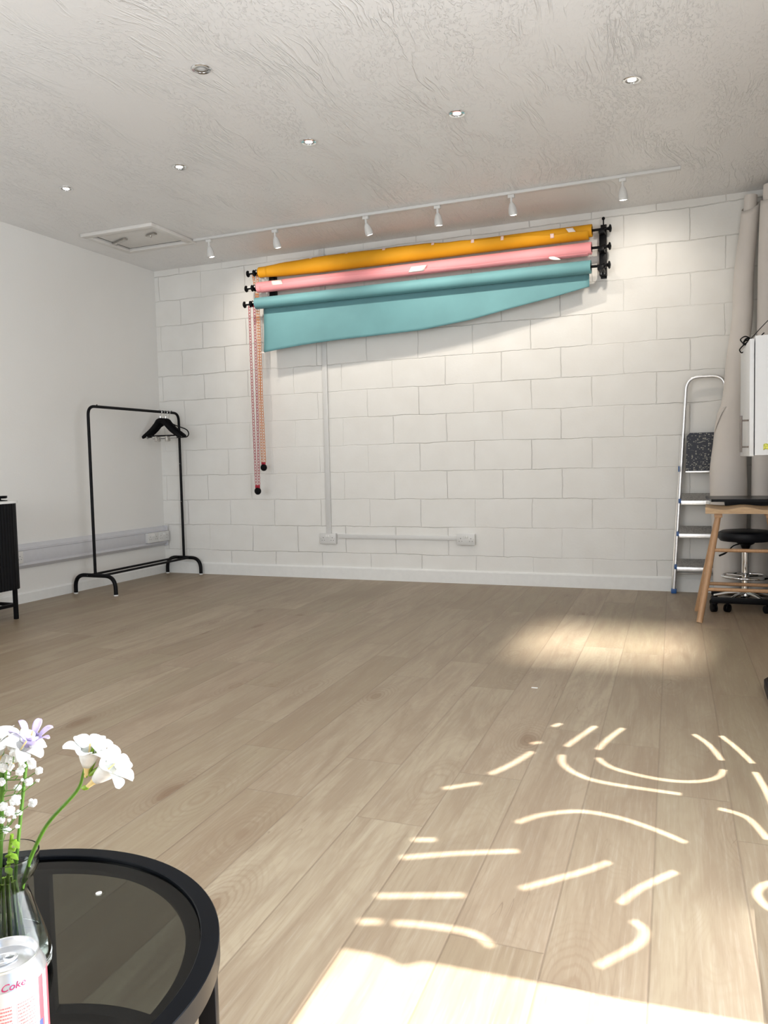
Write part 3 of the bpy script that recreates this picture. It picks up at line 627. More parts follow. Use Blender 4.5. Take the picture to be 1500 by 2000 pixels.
XL, XR = 1.165, 3.893
def roll_core(t, z, y, r, mat, x0=XL, x1=XR):
    MB().lathe([(0.030, 0), (r, 0), (r, x1 - x0), (0.030, x1 - x0)], (x0, y, z), (1, 0, 0), 40, loop=True).build('paper_roll', mat, t)
    MB().lathe([(0.0295, 0.001), (0.0295, 0.012), (0.012, 0.014), (0.012, 0.001)], (x0, y, z), (1, 0, 0), 24, loop=True).build('core_plug', 'black_plastic', t)
    MB().lathe([(0.0295, -0.012), (0.0295, -0.001), (0.012, -0.001), (0.012, -0.014)], (x1, y, z), (1, 0, 0), 24, loop=True).build('core_plug', 'black_plastic', t)
def knobs(t, z, y, x0=XL, x1=XR, chained=True):
    MB().cyl((x1 - 0.01, y, z), (x1 + 0.135, y, z), 0.0095, seg=12).lathe([(0.012, 0), (0.016, 0.012), (0.016, 0.024)], (x1 + 0.075, y, z), (1, 0, 0), 16).build('spindle', 'black_plastic', t)
    MB().lathe([(0.010, 0.0), (0.014, 0.008), (0.026, 0.012), (0.028, 0.018), (0.022, 0.024), (0.0005, 0.026)], (x1 + 0.108, y, z), (1, 0, 0), 20).build('knob', 'black_plastic', t)
    MB().box(x0 - 0.098, x0 - 0.022, y - 0.012, y - 0.002, z + 0.003, z + 0.017, 0.002).build('spindle_sleeve', 'plastic', t)
    MB().cyl((x0 - 0.12, y, z), (x0 + 0.01, y, z), 0.0085, seg=12).build('spindle', 'black_plastic', t)
    MB().lathe([(0.0005, -0.026), (0.022, -0.024), (0.028, -0.018), (0.026, -0.012), (0.014, -0.008), (0.010, 0.0)], (x0 - 0.098, y, z), (1, 0, 0), 20).build('knob', 'black_plastic', t)
    MB().lathe([(0.020, -0.014), (0.028, -0.011), (0.022, 0), (0.028, 0.011), (0.020, 0.014)], (x0 - 0.046, y, z), (1, 0, 0), 24).build('chain_wheel', 'black_plastic', t)
    MB().lathe([(0.034, -0.003), (0.036, 0), (0.034, 0.003)], (x0 - 0.008, y, z), (1, 0, 0), 24).build('end_disc', 'black_plastic', t)
def flap(t, z, y, r, fr, f0, f1, mat, name, x0, x1, n=60, k=14):
    """loose outer turn: covers angles f0(x)..f1(x), measured from the top of the roll towards the viewer"""
    def fn(a, b):
        x = x0 + (x1 - x0) * a; th = f0(x) + (f1(x) - f0(x)) * b; rr = fr(x, b)
        return Vector((x, y - math.sin(th) * rr, z + math.cos(th) * rr))
    return MB().grid(fn, n, k).build(name, mat, t, thick=0.0009)
def tape_on(t, x, z, y, th, r, w, hgt, mat='tape', rot=0.0):
    def fn(a, b):
        tt = th + (b - 0.5) * hgt / r
        return Vector((x + (a - 0.5) * w + rot * (b - 0.5), y - math.sin(tt) * r, z + math.cos(tt) * r))
    return MB().grid(fn, 3, 5).build('tape_piece', mat, t, thick=0.0006)
D = math.radians
# mustard
z, y = ROLL['y']
ty = thing('backdrop_paper_roll', 'mustard yellow paper roll, topmost of the three on the wall', 'paper roll', (2.53, y, z), 'coloured backdrop rolls on the block wall')
roll_core(ty, z, y, 0.044, 'yellow'); knobs(ty, z, y)
fe = [(1.24, D(-30)), (1.42, D(-5)), (1.66, D(16)), (2.0, D(20)), (2.4, D(32)), (2.9, D(56)), (3.3, D(78)), (3.6, D(94)), (3.88, D(102))]
fr_ = [(1.24, 0.046), (1.42, 0.057), (1.8, 0.066), (2.6, 0.065), (3.2, 0.063), (3.88, 0.063)]
wob = lambda x: 0.06 * math.sin(x * 9) + 0.05 * math.sin(x * 23)
flap(ty, z, y, 0.05, lambda x, b: 0.0455 + (interp(fr_, x) - 0.0455) * (1 - 0.25 * b), lambda x: interp(fe, x) + wob(x), lambda x: D(205), 'yellow', 'loose_edge', 1.24, 3.872, 90)
for x, w_ in ((1.665, 0.022), (1.985, 0.022), (2.31, 0.024), (2.715, 0.022), (3.03, 0.024), (3.255, 0.022), (3.62, 0.026)):
    th = interp(fe, x) + wob(x) + 0.12; tape_on(ty, x, z, y, th, interp(fr_, x) + 0.0014, w_, 0.032)
tape_on(ty, 3.755, z, y, interp(fe, 3.75) - 0.15, 0.062, 0.05, 0.045, 'white_tape', 0.03)
tape_on(ty, 1.30, z, y, D(-8), 0.0458, 0.022, 0.014)
# pink
z, y = ROLL['p']
tp = thing('backdrop_paper_roll', 'pink paper roll, middle one of the three on the wall', 'paper roll', (2.53, y, z), 'coloured backdrop rolls on the block wall')
roll_core(tp, z, y, 0.0435, 'pink'); knobs(tp, z, y)
pe = [(1.2, D(88)), (1.9, D(78)), (2.5, D(110)), (3.2, D(128)), (3.87, D(140))]
flap(tp, z, y, 0.05, lambda x, b: 0.0450 + 0.008 * math.sin(PI * min(1, (x - 1.17) / 2.6)) * (1 - b) + (0.006 if x > 3 else 0) * b, lambda x: interp(pe, x) + 0.08 * math.sin(x * 7), lambda x: D(215), 'pink', 'loose_edge', 1.20, 3.87, 70)
tape_on(tp, 1.37, z, y, D(72), 0.0490, 0.095, 0.045, 'white_tape', 0.02)
tape_on(tp, 2.60, z, y, D(104), 0.0545, 0.125, 0.042, 'white_tape', -0.03)
MB().grid(lambda a, b: Vector((3.60 + 0.085 * a, y - 0.052 - 0.012 * math.sin(PI * a), z - 0.045 - 0.022 * a - 0.024 * (b - 0.5) * math.sin(PI * (0.15 + 0.8 * a)))), 8, 4).build('tape_piece', 'white_tape', tp, thick=0.0006)
# teal
z, y = ROLL['t']
tt_ = thing('backdrop_paper_roll', 'teal paper roll with its end hanging down, lowest of the three on the wall', 'paper roll', (2.53, y, z), 'coloured backdrop rolls on the block wall')
roll_core(tt_, z, y, 0.047, 'teal'); knobs(tt_, z, y)
low = [(1.205, 1.912), (1.30, 1.922), (1.55, 1.945), (1.85, 1.962), (2.2, 1.972), (2.6, 1.985), (3.0, 2.030), (3.3, 2.085), (3.6, 2.135), (3.875, 2.190)]
def sheet(a, b):
    x = 1.205 + (3.875 - 1.205) * a; zb = lerp(low, x); z0 = z - 0.003
    zz = z0 + (zb - z0) * b
    dep = y + 0.0475 - 0.004 * math.sin(b * PI * 0.5) - 0.028 * b * b * (1 - a) + 0.004 * math.sin(a * 11 + b * 2) * b
    return Vector((x + 0.012 * b * (1 - a) * 0.3, dep, zz))
MB().grid(sheet, 60, 16).build('hanging_sheet', 'teal', tt_, thick=0.001)
MB().grid(lambda a, b: Vector((1.19 + 0.03 * a, -0.172, 1.915 - 0.012 * b)), 2, 1).build('tape_piece', 'white_tape', tt_, thick=0.0006)
# pull chains
zt_, yt_ = ROLL['t']; xw = XL - 0.046
chain([(xw - 0.024, yt_, zt_ - 0.012), (xw - 0.022, yt_, 1.6), (xw - 0.014, yt_, 0.80)], 'red_chain', 'pull_chain', tt_)
chain([(xw + 0.024, yt_, zt_ - 0.012), (xw + 0.022, yt_, 1.6), (xw + 0.014, yt_, 0.80)], 'red_chain', 'pull_chain', tt_)
MB().box(xw - 0.022, xw + 0.022, yt_ - 0.006, yt_ + 0.006, 0.775, 0.803, 0.003).build('chain_clip', 'red_chain', tt_)
MB().lathe([(0.0005, -0.014), (0.024, -0.012), (0.031, -0.004), (0.031, 0.004), (0.024, 0.012), (0.0005, 0.014)], (xw, yt_, 0.752), (0, 1, 0), 28).build('chain_weight', 'black_plastic', tt_)
zy_, yy_ = ROLL['y']; xo = XL - 0.046
chain([(xo - 0.020, yy_, zy_ - 0.02), (xo + 0.004, yy_, 2.44), (xo + 0.010, yy_, 2.1), (xo + 0.006, yy_, 1.5), (xo + 0.009, yy_, 0.99)], 'orange_chain', 'pull_chain', ty)
chain([(xo + 0.022, yy_, zy_ - 0.02), (xo + 0.020, yy_, 2.44), (xo + 0.026, yy_, 2.1), (xo + 0.028, yy_, 1.5), (xo + 0.038, yy_, 0.99)], 'orange_chain', 'pull_chain', ty)
MB().box(xo + 0.004, xo + 0.042, yy_ - 0.006, yy_ + 0.006, 0.972, 0.996, 0.003).build('chain_clip', 'red_chain', ty)
MB().lathe([(0.0005, -0.014), (0.024, -0.012), (0.030, -0.004), (0.030, 0.004), (0.024, 0.012), (0.0005, 0.014)], (xo + 0.024, yy_, 0.950), (0, 1, 0), 28).build('chain_weight', 'black_plastic', ty)

# ------------------------------------------------------------------ clothes rack
ck = thing('clothes_rack', 'black metal clothes rack standing in the left corner', 'clothes rack', (0.262, -0.64, 0))
yn, yf = -1.224, -0.052; xn, xf = 0.277, 0.245
MB().tube(fillet([(xn, yn, 0.160), (xn, yn, 1.452), (xf, yf, 1.452), (xf, yf, 0.160)], 0.075, 8), 0.0115, 14).ball((xn, yn + 0.10, 1.466), 0.005, sub=1).ball((xf, yf - 0.10, 1.466), 0.005, sub=1).build('upper_frame', 'black_metal', ck)
for (xx, yy, wd, lb) in ((xn, yn, 0.200, 'n'), (xf, yf, 0.185, 'f')):
    MB().tube(fillet([(xx - wd, yy, 0.008), (xx - wd, yy, 0.150), (xx + wd, yy - 0.01, 0.150), (xx + wd, yy - 0.01, 0.008)], 0.10, 9), 0.0155, 14).build('foot_arch', 'black_metal', ck)
    for s_ in (-1, 1): MB().cyl((xx + s_ * wd, yy - (0.01 if s_ > 0 else 0), 0.0), (xx + s_ * wd, yy - (0.01 if s_ > 0 else 0), 0.010), 0.0165, seg=16).build('foot_cap', 'plastic', ck)
for s_ in (-0.062, 0.062):
    MB().tube([(xn + s_, yn, 0.150), (xf + s_, yf, 0.150)], 0.0095, 12).build('base_rail', 'black_metal', ck)
bl = MB()
for s_ in (-0.062, 0.062): bl.ball((xn + s_, yn - 0.0155, 0.150), 0.0042, sub=1)
for zz in (0.66, 1.0): bl.ball((xf + 0.002, yf - 0.0115, zz), 0.0035, sub=1)
bl.build('screws', 'steel', ck)

# hangers on the rack
def wood_hanger(y, x, rot, label, clips):
    t = thing('coat_hanger', label, 'coat hanger', (x, y, 1.4385), 'black hangers on the clothes rack')
    zt = 1.4385; O = Vector((x, y, zt))
    hook = [O + Vector((-0.018, 0, 0.010)), O + Vector((-0.014, 0, 0.022)), O + Vector((0, 0, 0.0275)), O + Vector((0.014, 0, 0.022)), O + Vector((0.018, 0, 0.008)), O + Vector((0.010, 0, -0.010)), O + Vector((0, 0, -0.024)), O + Vector((0, 0, -0.058))]
    MB().tube(smoothpath(hook, 4), 0.0018, 8).build('hook', 'chrome', t)
    pts = [O + Vector((-0.190, 0, -0.204)), O + Vector((-0.165, 0, -0.192)), O + Vector((-0.10, 0, -0.145)), O + Vector((-0.05, 0, -0.095)), O + Vector((-0.028, 0, -0.070)), O + Vector((0, 0, -0.062)), O + Vector((0.028, 0, -0.070)), O + Vector((0.05, 0, -0.095)), O + Vector((0.10, 0, -0.145)), O + Vector((0.165, 0, -0.192)), O + Vector((0.190, 0, -0.204))]
    rr = [0.012, 0.018, 0.019, 0.019, 0.021, 0.022, 0.021, 0.019, 0.019, 0.018, 0.012]
    sp = smoothpath(pts, 4); n = len(sp); rs = [rr[min(i // 4, 10)] + (rr[min(i // 4 + 1, 10)] - rr[min(i // 4, 10)]) * (i % 4) / 4 for i in range(n)]
    MB().tube(sp, rs, 12, flat=0.45, up=(0, 0, 1)).build('shoulder_bar', 'black_plastic', t)
    MB().cyl(O + Vector((-0.160, 0, -0.193)), O + Vector((0.160, 0, -0.193)), 0.0045, seg=10).build('trouser_bar', 'black_plastic', t)
    if clips:
        MB().tube(fillet([O + Vector((-0.145, 0, -0.19)), O + Vector((-0.14, 0, -0.212)), O + Vector((0.14, 0, -0.212)), O + Vector((0.145, 0, -0.19))], 0.008, 3), 0.0022, 8).build('clip_rail', 'chrome', t)
        for s_ in (-0.05, 0.055):
            MB().box(*[v for p in ((x + s_ - 0.010, x + s_ + 0.010), (y - 0.009, y - 0.003), (zt - 0.245, zt - 0.198)) for v in p], 0.002).box(*[v for p in ((x + s_ - 0.010, x + s_ + 0.010), (y + 0.003, y + 0.009), (zt - 0.240, zt - 0.198)) for v in p], 0.002).build('clip', 'steel', t)
    t.rotation_euler = (0, 0, D(rot)); return t
wood_hanger(-0.345, 0.270, 4, 'black wooden hanger with chrome trouser clips, the one nearest the viewer', True)
wood_hanger(-0.305, 0.269, -3, 'black wooden hanger with steel clips, second from the front on the rack', True)
wood_hanger(-0.268, 0.268, 7, 'black wooden hanger without clips, third from the front on the rack', False)
t = thing('coat_hanger', 'slim black hanger with rounded looped ends, rearmost on the rack', 'coat hanger', (0.267, -0.225, 1.4385), 'black hangers on the clothes rack')
O = Vector((0.267, -0.225, 1.4385))
MB().tube(smoothpath([O + Vector(p) for p in ((-0.018, 0, 0.010), (-0.012, 0, 0.023), (0, 0, 0.0275), (0.014, 0, 0.022), (0.018, 0, 0.006), (0.006, 0, -0.018), (0, 0, -0.06))], 4), 0.0018, 8).build('hook', 'chrome', t)
MB().tube(smoothpath([O + Vector(p) for p in ((0, 0, -0.07), (0.08, 0, -0.105), (0.16, 0, -0.130), (0.205, 0, -0.150), (0.222, 0, -0.180), (0.205, 0, -0.205), (0.16, 0, -0.210), (0, 0, -0.210), (-0.16, 0, -0.210), (-0.205, 0, -0.205), (-0.222, 0, -0.180), (-0.205, 0, -0.150), (-0.16, 0, -0.130), (-0.08, 0, -0.105), (0, 0, -0.07))], 4), 0.005, 8).build('frame_loop', 'black_plastic', t)
t.rotation_euler = (0, 0, D(-6))

# ------------------------------------------------------------------ fluted cabinet on the left
fc = thing('sideboard', 'black fluted sideboard with pale top and slim legs against the left wall', 'cabinet', (0.27, -2.7, 0))
def rr_outline(x0, x1, y0, y1, r, flute):
    pts = []
    def add(p, n): pts.append((p, n))
    steps = 2
    y_ = y0 + r
    N = int((y1 - y0 - 2 * r) / 0.006)
    for i in range(N + 1): add((x1, y0 + r + (y1 - y0 - 2 * r) * i / N), (1, 0))
    for i in range(1, 24): a = PI / 2 * i / 24; add((x1 - r + math.cos(a) * r, y1 - r + math.sin(a) * r), (math.cos(a), math.sin(a)))
    add((x1 - r, y1), (0, 1)); add((x0, y1), (0, 1)); add((x0, y0), (0, -1)); add((x1 - r, y0), (0, -1))
    for i in range(1, 24): a = -PI / 2 + PI / 2 * i / 24; add((x1 - r + math.cos(a) * r, y0 + r + math.sin(a) * r), (math.cos(a), math.sin(a)))
    out = []
    s_ = 0; last = pts[0][0]
    for p, n in pts:
        s_ += math.hypot(p[0] - last[0], p[1] - last[1]); last = p
        d = flute * (abs(math.sin(s_ / 0.024 * PI)) - 1) if (flute and p[0] > x0 + 0.2) else 0
        out.append((p[0] + n[0] * d, p[1] + n[1] * d))
    return out
MB().prism(rr_outline(0.060, 0.520, -3.4, -2.125, 0.10, 0.005), 0.205, 0.764).build('cabinet_body', 'black_plastic', fc, angle=50)
MB().prism(rr_outline(0.058, 0.528, -3.41, -2.117, 0.10, 0), 0.764, 0.779).build('cabinet_top', 'trim', fc)
for yy in (-2.165, -3.28):
    for xx in (0.455, 0.10):
        MB().box(xx - 0.011, xx + 0.011, yy - 0.011, yy + 0.011, 0.0, 0.206).build('leg', 'black_metal', fc)
MB().box(0.445, 0.465, -3.27, -2.176, 0.085, 0.105).box(0.11, 0.444, -2.175, -2.155, 0.085, 0.105).build('leg_rail', 'black_metal', fc)
cd = thing('candle_holder', 'small black footed dish on top of the fluted cabinet', 'dish', (0.43, -2.225, 0.779))
MB().lathe([(0.0005, 0), (0.045, 0.0005), (0.045, 0.004), (0.008, 0.008), (0.006, 0.018), (0.0005, 0.019)], (0.43, -2.225, 0.779), seg=28).build('foot', 'black_metal', cd)
MB().lathe([(0.0005, 0.017), (0.040, 0.017), (0.048, 0.024), (0.043, 0.028), (0.048, 0.033), (0.040, 0.033), (0.0005, 0.030)], (0.43, -2.225, 0.779), seg=12).build('bowl', 'black_metal', cd)

# ------------------------------------------------------------------ step ladder
ld = thing('step_ladder', 'folded aluminium step ladder leaning on the block wall by the paper rolls', 'ladder', (4.645, -0.09, 0))
def lx(z): return 0.205 - 0.083 * z / 1.43      # half width
def ly(z): return -0.085 + 0.025 * z / 1.5
cx = 4.645
pth = [(cx - lx(0.02), ly(0.02), 0.02), (cx - lx(1.43), ly(1.43), 1.515), (cx + lx(1.43), ly(1.43), 1.515), (cx + lx(0.02), ly(0.02), 0.02)]
MB().tube(fillet(pth, 0.085, 8), 0.0125, 12).build('front_frame', 'alu', ld)
for s_ in (-1, 1):
    MB().box(cx + s_ * lx(0) - 0.018, cx + s_ * lx(0) + 0.018, ly(0) - 0.018, ly(0) + 0.018, 0, 0.032, 0.003).build('foot_cap', 'blue', ld)
    MB().bar([(cx + s_ * (lx(0) + 0.012), ly(0) + 0.050, 0.0), (cx + s_ * (lx(1.15) + 0.012), ly(1.1) + 0.025, 1.1)], 0.02, 0.022, (1, 0, 0)).build('rear_leg', 'steel', ld)
for zs, tz in ((0.192, 'a'), (0.425, 'b'), (0.655, 'c')):
    hw = lx(zs) - 0.012; y1 = ly(zs) - 0.012
    MB().prism([(y1 - 0.061, zs + 0.002), (y1 + 0.020, zs + 0.050), (y1 + 0.020, zs + 0.054), (y1 - 0.061, zs + 0.006)], cx - hw, cx + hw, lambda a, b, c: (c, a, b)).build('tread', 'alu_tread', ld, smooth=False)
    MB().box(cx - hw, cx + hw, y1 - 0.066, y1 - 0.061, zs - 0.022, zs + 0.004, 0.001).build('tread_nosing', 'alu', ld)
    for s_ in (-1, 1):
        MB().box(cx + s_ * (hw + 0.006) - 0.012, cx + s_ * (hw + 0.006) + 0.012, y1 - 0.045, y1 + 0.012, zs - 0.014, zs + 0.016, 0.003).build('tread_clip', 'blue', ld)
MB().cyl((cx - lx(0.13) + 0.01, ly(0.1) + 0.055, 0.135), (cx + lx(0.13) - 0.01, ly(0.1) + 0.055, 0.135), 0.006, seg=10).build('stay_bar', 'steel', ld)
MB().prism([(cx - 0.128, 0.865), (cx + 0.128, 0.865), (cx + 0.12, 1.105), (cx + 0.10, 1.128), (cx - 0.10, 1.128), (cx - 0.12, 1.105)], -0.110, -0.090, lambda x, z, y: (x, y, z)).build('platform', 'splatter', ld, smooth=False)
MB().box(cx - 0.128, cx + 0.128, -0.112, -0.088, 0.852, 0.864, 0.002).build('platform_edge', 'alu', ld)
MB().box(cx - lx(0.9) - 0.022, cx - lx(0.9) - 0.014, -0.12, -0.09, 0.86, 0.90, 0.002).build('hinge_clip', 'blue', ld)
def text_mesh(body, size, ext=0.0004, shear=0.0):
    fc_ = bpy.data.curves.new('lettering', 'FONT'); fc_.body = body; fc_.size = size; fc_.extrude = ext; fc_.align_x = 'CENTER'; fc_.shear = shear; fc_.resolution_u = 3
    o_ = bpy.data.objects.new('lettering', fc_); COL.objects.link(o_); bpy.context.view_layer.update()
    me_ = bpy.data.meshes.new_from_object(o_.evaluated_get(bpy.context.evaluated_depsgraph_get())); bpy.data.objects.remove(o_); return me_
yl = ly(0.655) - 0.012 - 0.0665
MB().box(cx + 0.005, cx + 0.075, yl - 0.0006, yl, 0.635, 0.657).build('rating_label', 'trim', ld)
me_ = text_mesh('3/5', 0.026, 0.0003, 0.2); me_.materials.append(M['ink'])
for v in me_.vertices: v.co = Vector((cx + 0.040 + v.co.x, yl - 0.0010 - v.co.z, 0.6375 + v.co.y)) - Vector(WORLD['step_ladder'])
o_ = bpy.data.objects.new('label_print', me_); COL.objects.link(o_); o_.parent = ld

# ------------------------------------------------------------------ white paper rolls in the right corner
def leaning_roll(name, label, cpath, rpath, core_r, ztop, flap_lo=0.0):
    x0, y0 = cpath(0)
    t = thing(name, label, 'paper roll', (x0, y0, 0), 'off-white paper rolls standing in the right corner')
    xt, yt = cpath(ztop)
    MB().tube([(cpath(z_)[0], cpath(z_)[1], z_) for z_ in [0.002 + (ztop + 0.03 - 0.002) * i / 12 for i in range(13)]], core_r, 28).build('inner_roll', 'cream', t)
    def fn(a, b):
        zz = 0.004 + (ztop - 0.04 - 0.004) * b; c = cpath(zz); R0 = rpath(zz); th = 2 * PI * a * 1.04 + 0.35
        rr = R0 * (1 + 0.05 * a) + 0.004 * math.sin(zz * 5 + a * 6) - 0.0
        return Vector((c[0] + math.cos(th) * rr, c[1] + math.sin(th) * rr, zz + (0.035 * math.sin(th + 0.6) if b > 0.985 else 0)))
    MB().grid(fn, 44, 40).build('outer_turn', 'cream', t, thick=0.001)
    return t
ra = [(0.0, 0.088), (0.13, 0.092), (0.80, 0.112), (1.10, 0.100), (1.24, 0.086), (1.29, 0.070), (1.48, 0.066), (2.0, 0.060), (2.6, 0.054)]
ca = [(0.0, 4.800), (0.13, 4.790), (0.83, 4.788), (1.20, 4.808), (1.48, 4.829), (2.0, 4.875), (2.66, 4.922)]
leaning_roll('paper_roll', 'off-white paper roll with a flared outer turn, leaning beside the step ladder', lambda z: (interp(ca, z), -0.285 + 0.19 * z / 2.7), lambda z: interp(ra, z), 0.040, 2.655)
ra_ = [o for o in COL.objects if o.name == 'paper_roll'][0]
def fold(a, b):
    zz = 1.285 - 0.20 * a; c = (interp(ca, zz), -0.285 + 0.19 * zz / 2.7); R0 = interp(ra, zz) + 0.004 + 0.006 * math.sin(PI * a); th = PI * 1.0 + 0.15 + 0.9 * b * (1 - a)
    return Vector((c[0] + math.cos(th) * R0, c[1] + math.sin(th) * R0, zz + 0.006 * b))
MB().grid(fold, 10, 8).build('folded_edge', 'cream', ra_, thick=0.001)
leaning_roll('paper_roll', 'off-white paper roll standing behind the white cupboard, right of the flared one', lambda z: (4.975 + 0.065 * z / 2.7, -0.235 + 0.02 * z / 2.7), lambda z: 0.062, 0.050, 2.675)

# ------------------------------------------------------------------ wall cupboard
kc = thing('wall_cupboard', 'white kitchen wall cupboard with steel bar handle on the right', 'cupboard', (5.02, -1.2, 0.965))
sk = -0.041
def shy(v): return Vector((v.x + (v.y + 1.5) * 0.041 * -1 , v.y, v.z))
def sbox(m_, *a, **k):
    n0 = len(m_.bm.verts); m_.box(*a, **k); m_.bm.verts.ensure_lookup_table()
    for v in m_.bm.verts[n0:]: v.co = shy(v.co)
    return m_
sbox(MB(), 4.892, 5.215, -1.50, -0.90, 0.968, 1.580).build('carcass', 'laminate', kc)
sbox(MB(), 4.866, 4.887, -1.50, -0.902, 0.962, 1.566, bev=0.0015).build('door', 'laminate', kc)
hd = [o for o in COL.objects if o.parent == kc and o.name.startswith('door')][0]
hx, hy = 4.828, -1.46
hm = MB().cyl((hx, hy, 0.985), (hx, hy, 1.175), 0.006, seg=14)
for zz in (1.012, 1.150): hm.cyl((hx, hy, zz), (4.868, hy, zz), 0.0045, seg=10)
ho = hm.build('handle', 'dark_steel', kc); ho.parent = hd; WORLD[ho.name] = WORLD[kc.name]
MB().grid(lambda a, b: Vector((4.932 + 0.07 * a, -1.5012, 0.992 + 0.030 * b + 0.006 * math.sin(a * 9))), 8, 3).build('sticker', 'sticker', kc, thick=0.0006)

cb = MB()
cbpts = [(4.96, -0.98, 1.66), (4.90, -1.02, 1.605), (4.862, -1.05, 1.590), (4.845, -1.08, 1.600), (4.835, -1.06, 1.622), (4.858, -1.10, 1.632), (4.885, -1.07, 1.620), (4.865, -1.12, 1.596), (4.84, -1.10, 1.575), (4.83, -1.08, 1.560), (4.845, -1.06, 1.548), (4.875, -1.10, 1.5825)]
tag(MB().tube(smoothpath(cbpts, 6), 0.0035, 8).tube(smoothpath([(4.90, -1.08, 1.60), (4.868, -1.12, 1.618), (4.850, -1.10, 1.598), (4.87, -1.07, 1.585), (4.888, -1.10, 1.605), (4.862, -1.08, 1.612), (4.848, -1.11, 1.590), (4.874, -1.12, 1.583)], 6), 0.0045, 8).tube(smoothpath([(4.89, -1.05, 1.625), (4.95, -0.95, 1.70), (5.05, -0.80, 1.82), (5.185, -0.70, 2.0)], 6), 0.0022, 6).build('power_cable', 'black_plastic', origin=(4.87, -1.08, 1.583)), 'tangled thin black cable lying over the top edge of the white cupboard', 'cable')

# ------------------------------------------------------------------ black wheeled desk behind the stool
dk = thing('rolling_table', 'black table with thin top and wheeled base behind the wooden stool', 'table', (4.9, -0.62, 0))
MB().prism([(4.684, -0.86), (5.13, -0.86), (5.13, -0.43), (4.650, -0.43)], 0.690, 0.706).build('tabletop', 'black_gloss', dk, smooth=False)
MB().box(4.76, 5.12, -0.84, -0.45, 0.665, 0.690).build('top_frame', 'black_metal', dk)
MB().box(5.045, 5.095, -0.66, -0.60, 0.09, 0.666, 0.003).build('column', 'black_metal', dk)
MB().box(4.685, 5.10, -0.765, -0.725, 0.058, 0.092, 0.004).box(4.685, 5.10, -0.455, -0.42, 0.058, 0.092, 0.004).box(5.04, 5.10, -0.73, -0.45, 0.058, 0.092, 0.004).build('base_frame', 'black_metal', dk)
for (xx, yy) in ((4.70, -0.745), (4.705, -0.437), (5.075, -0.745), (5.075, -0.437)):
    MB().lathe([(0.012, -0.016), (0.027, -0.014), (0.027, -0.003), (0.014, 0.0), (0.027, 0.003), (0.027, 0.014), (0.012, 0.016)], (xx, yy, 0.0272), (0.9, 0.4, 0), 20).box(xx - 0.010, xx + 0.010, yy - 0.014, yy + 0.014, 0.03, 0.062, 0.004).build('caster', 'black_plastic', dk)

# ------------------------------------------------------------------ wooden bar stool
st = thing('bar_stool', 'beech bar stool with saddle seat and round rungs on the right', 'stool', (4.86, -0.93, 0))
sx0, sx1, sy0, sy1 = 4.652, 5.068, -1.055, -0.80
def seat_top(x, y):
    u = (x - (sx0 + sx1) / 2) / ((sx1 - sx0) / 2); v = (y - sy0) / (sy1 - sy0)
    dip = 0.016 * (math.cos(2 * PI * u) * 0.5 - 0.5) * (1 - 0.55 * v)   # ridge in the middle, two hollows
    if abs(u) > 0.5: dip = -0.016 * (1 - 0.55 * v) * math.sin(PI * min(1, (1 - abs(u)) / 0.5) * 0.5 + 0.0) if True else dip
    return 0.671 + dip + 0.004 * v
sm = MB(); nx, ny = 32, 6; top = []; bot = []
for j in range(ny + 1):
    y_ = sy0 + (sy1 - sy0) * j / ny; top.append([(sx0 + (sx1 - sx0) * i / nx, y_, seat_top(sx0 + (sx1 - sx0) * i / nx, y_)) for i in range(nx + 1)]); bot.append([(sx0 + (sx1 - sx0) * i / nx, y_, 0.632) for i in range(nx + 1)])
sm.rings([t_ + b_[::-1] for t_, b_ in zip(top, bot)]).build('seat', 'oak_seat', st, angle=35)
tops = {(-1, -1): (4.722, -1.005), (1, -1): (4.998, -1.005), (-1, 1): (4.722, -0.850), (1, 1): (4.998, -0.850)}
feet = {(-1, -1): (4.622, -1.105), (1, -1): (5.098, -1.105), (-1, 1): (4.605, -0.735), (1, 1): (5.115, -0.735)}
def legp(k, z): a, b = feet[k], tops[k]; s_ = z / 0.61; return Vector((a[0] + (b[0] - a[0]) * s_, a[1] + (b[1] - a[1]) * s_, z))
for k in tops:
    MB().tube([legp(k, 0.0), legp(k, 0.2), legp(k, 0.612)], [0.0175, 0.0185, 0.0155], 18).build('leg', 'oak', st)
    p = tops[k]; MB().box(p[0] - 0.022, p[0] + 0.022, p[1] - 0.020, p[1] + 0.020, 0.608, 0.633, 0.002).build('leg_block', 'oak', st)
for (a, b, z_) in (((-1, -1), (1, -1), 0.418), ((-1, -1), (1, -1), 0.192), ((-1, 1), (1, 1), 0.18), ((-1, -1), (-1, 1), 0.25), ((1, -1), (1, 1), 0.25)):
    MB().tube([legp(a, z_), legp(b, z_)], 0.0105, 14).build('rung', 'oak', st)

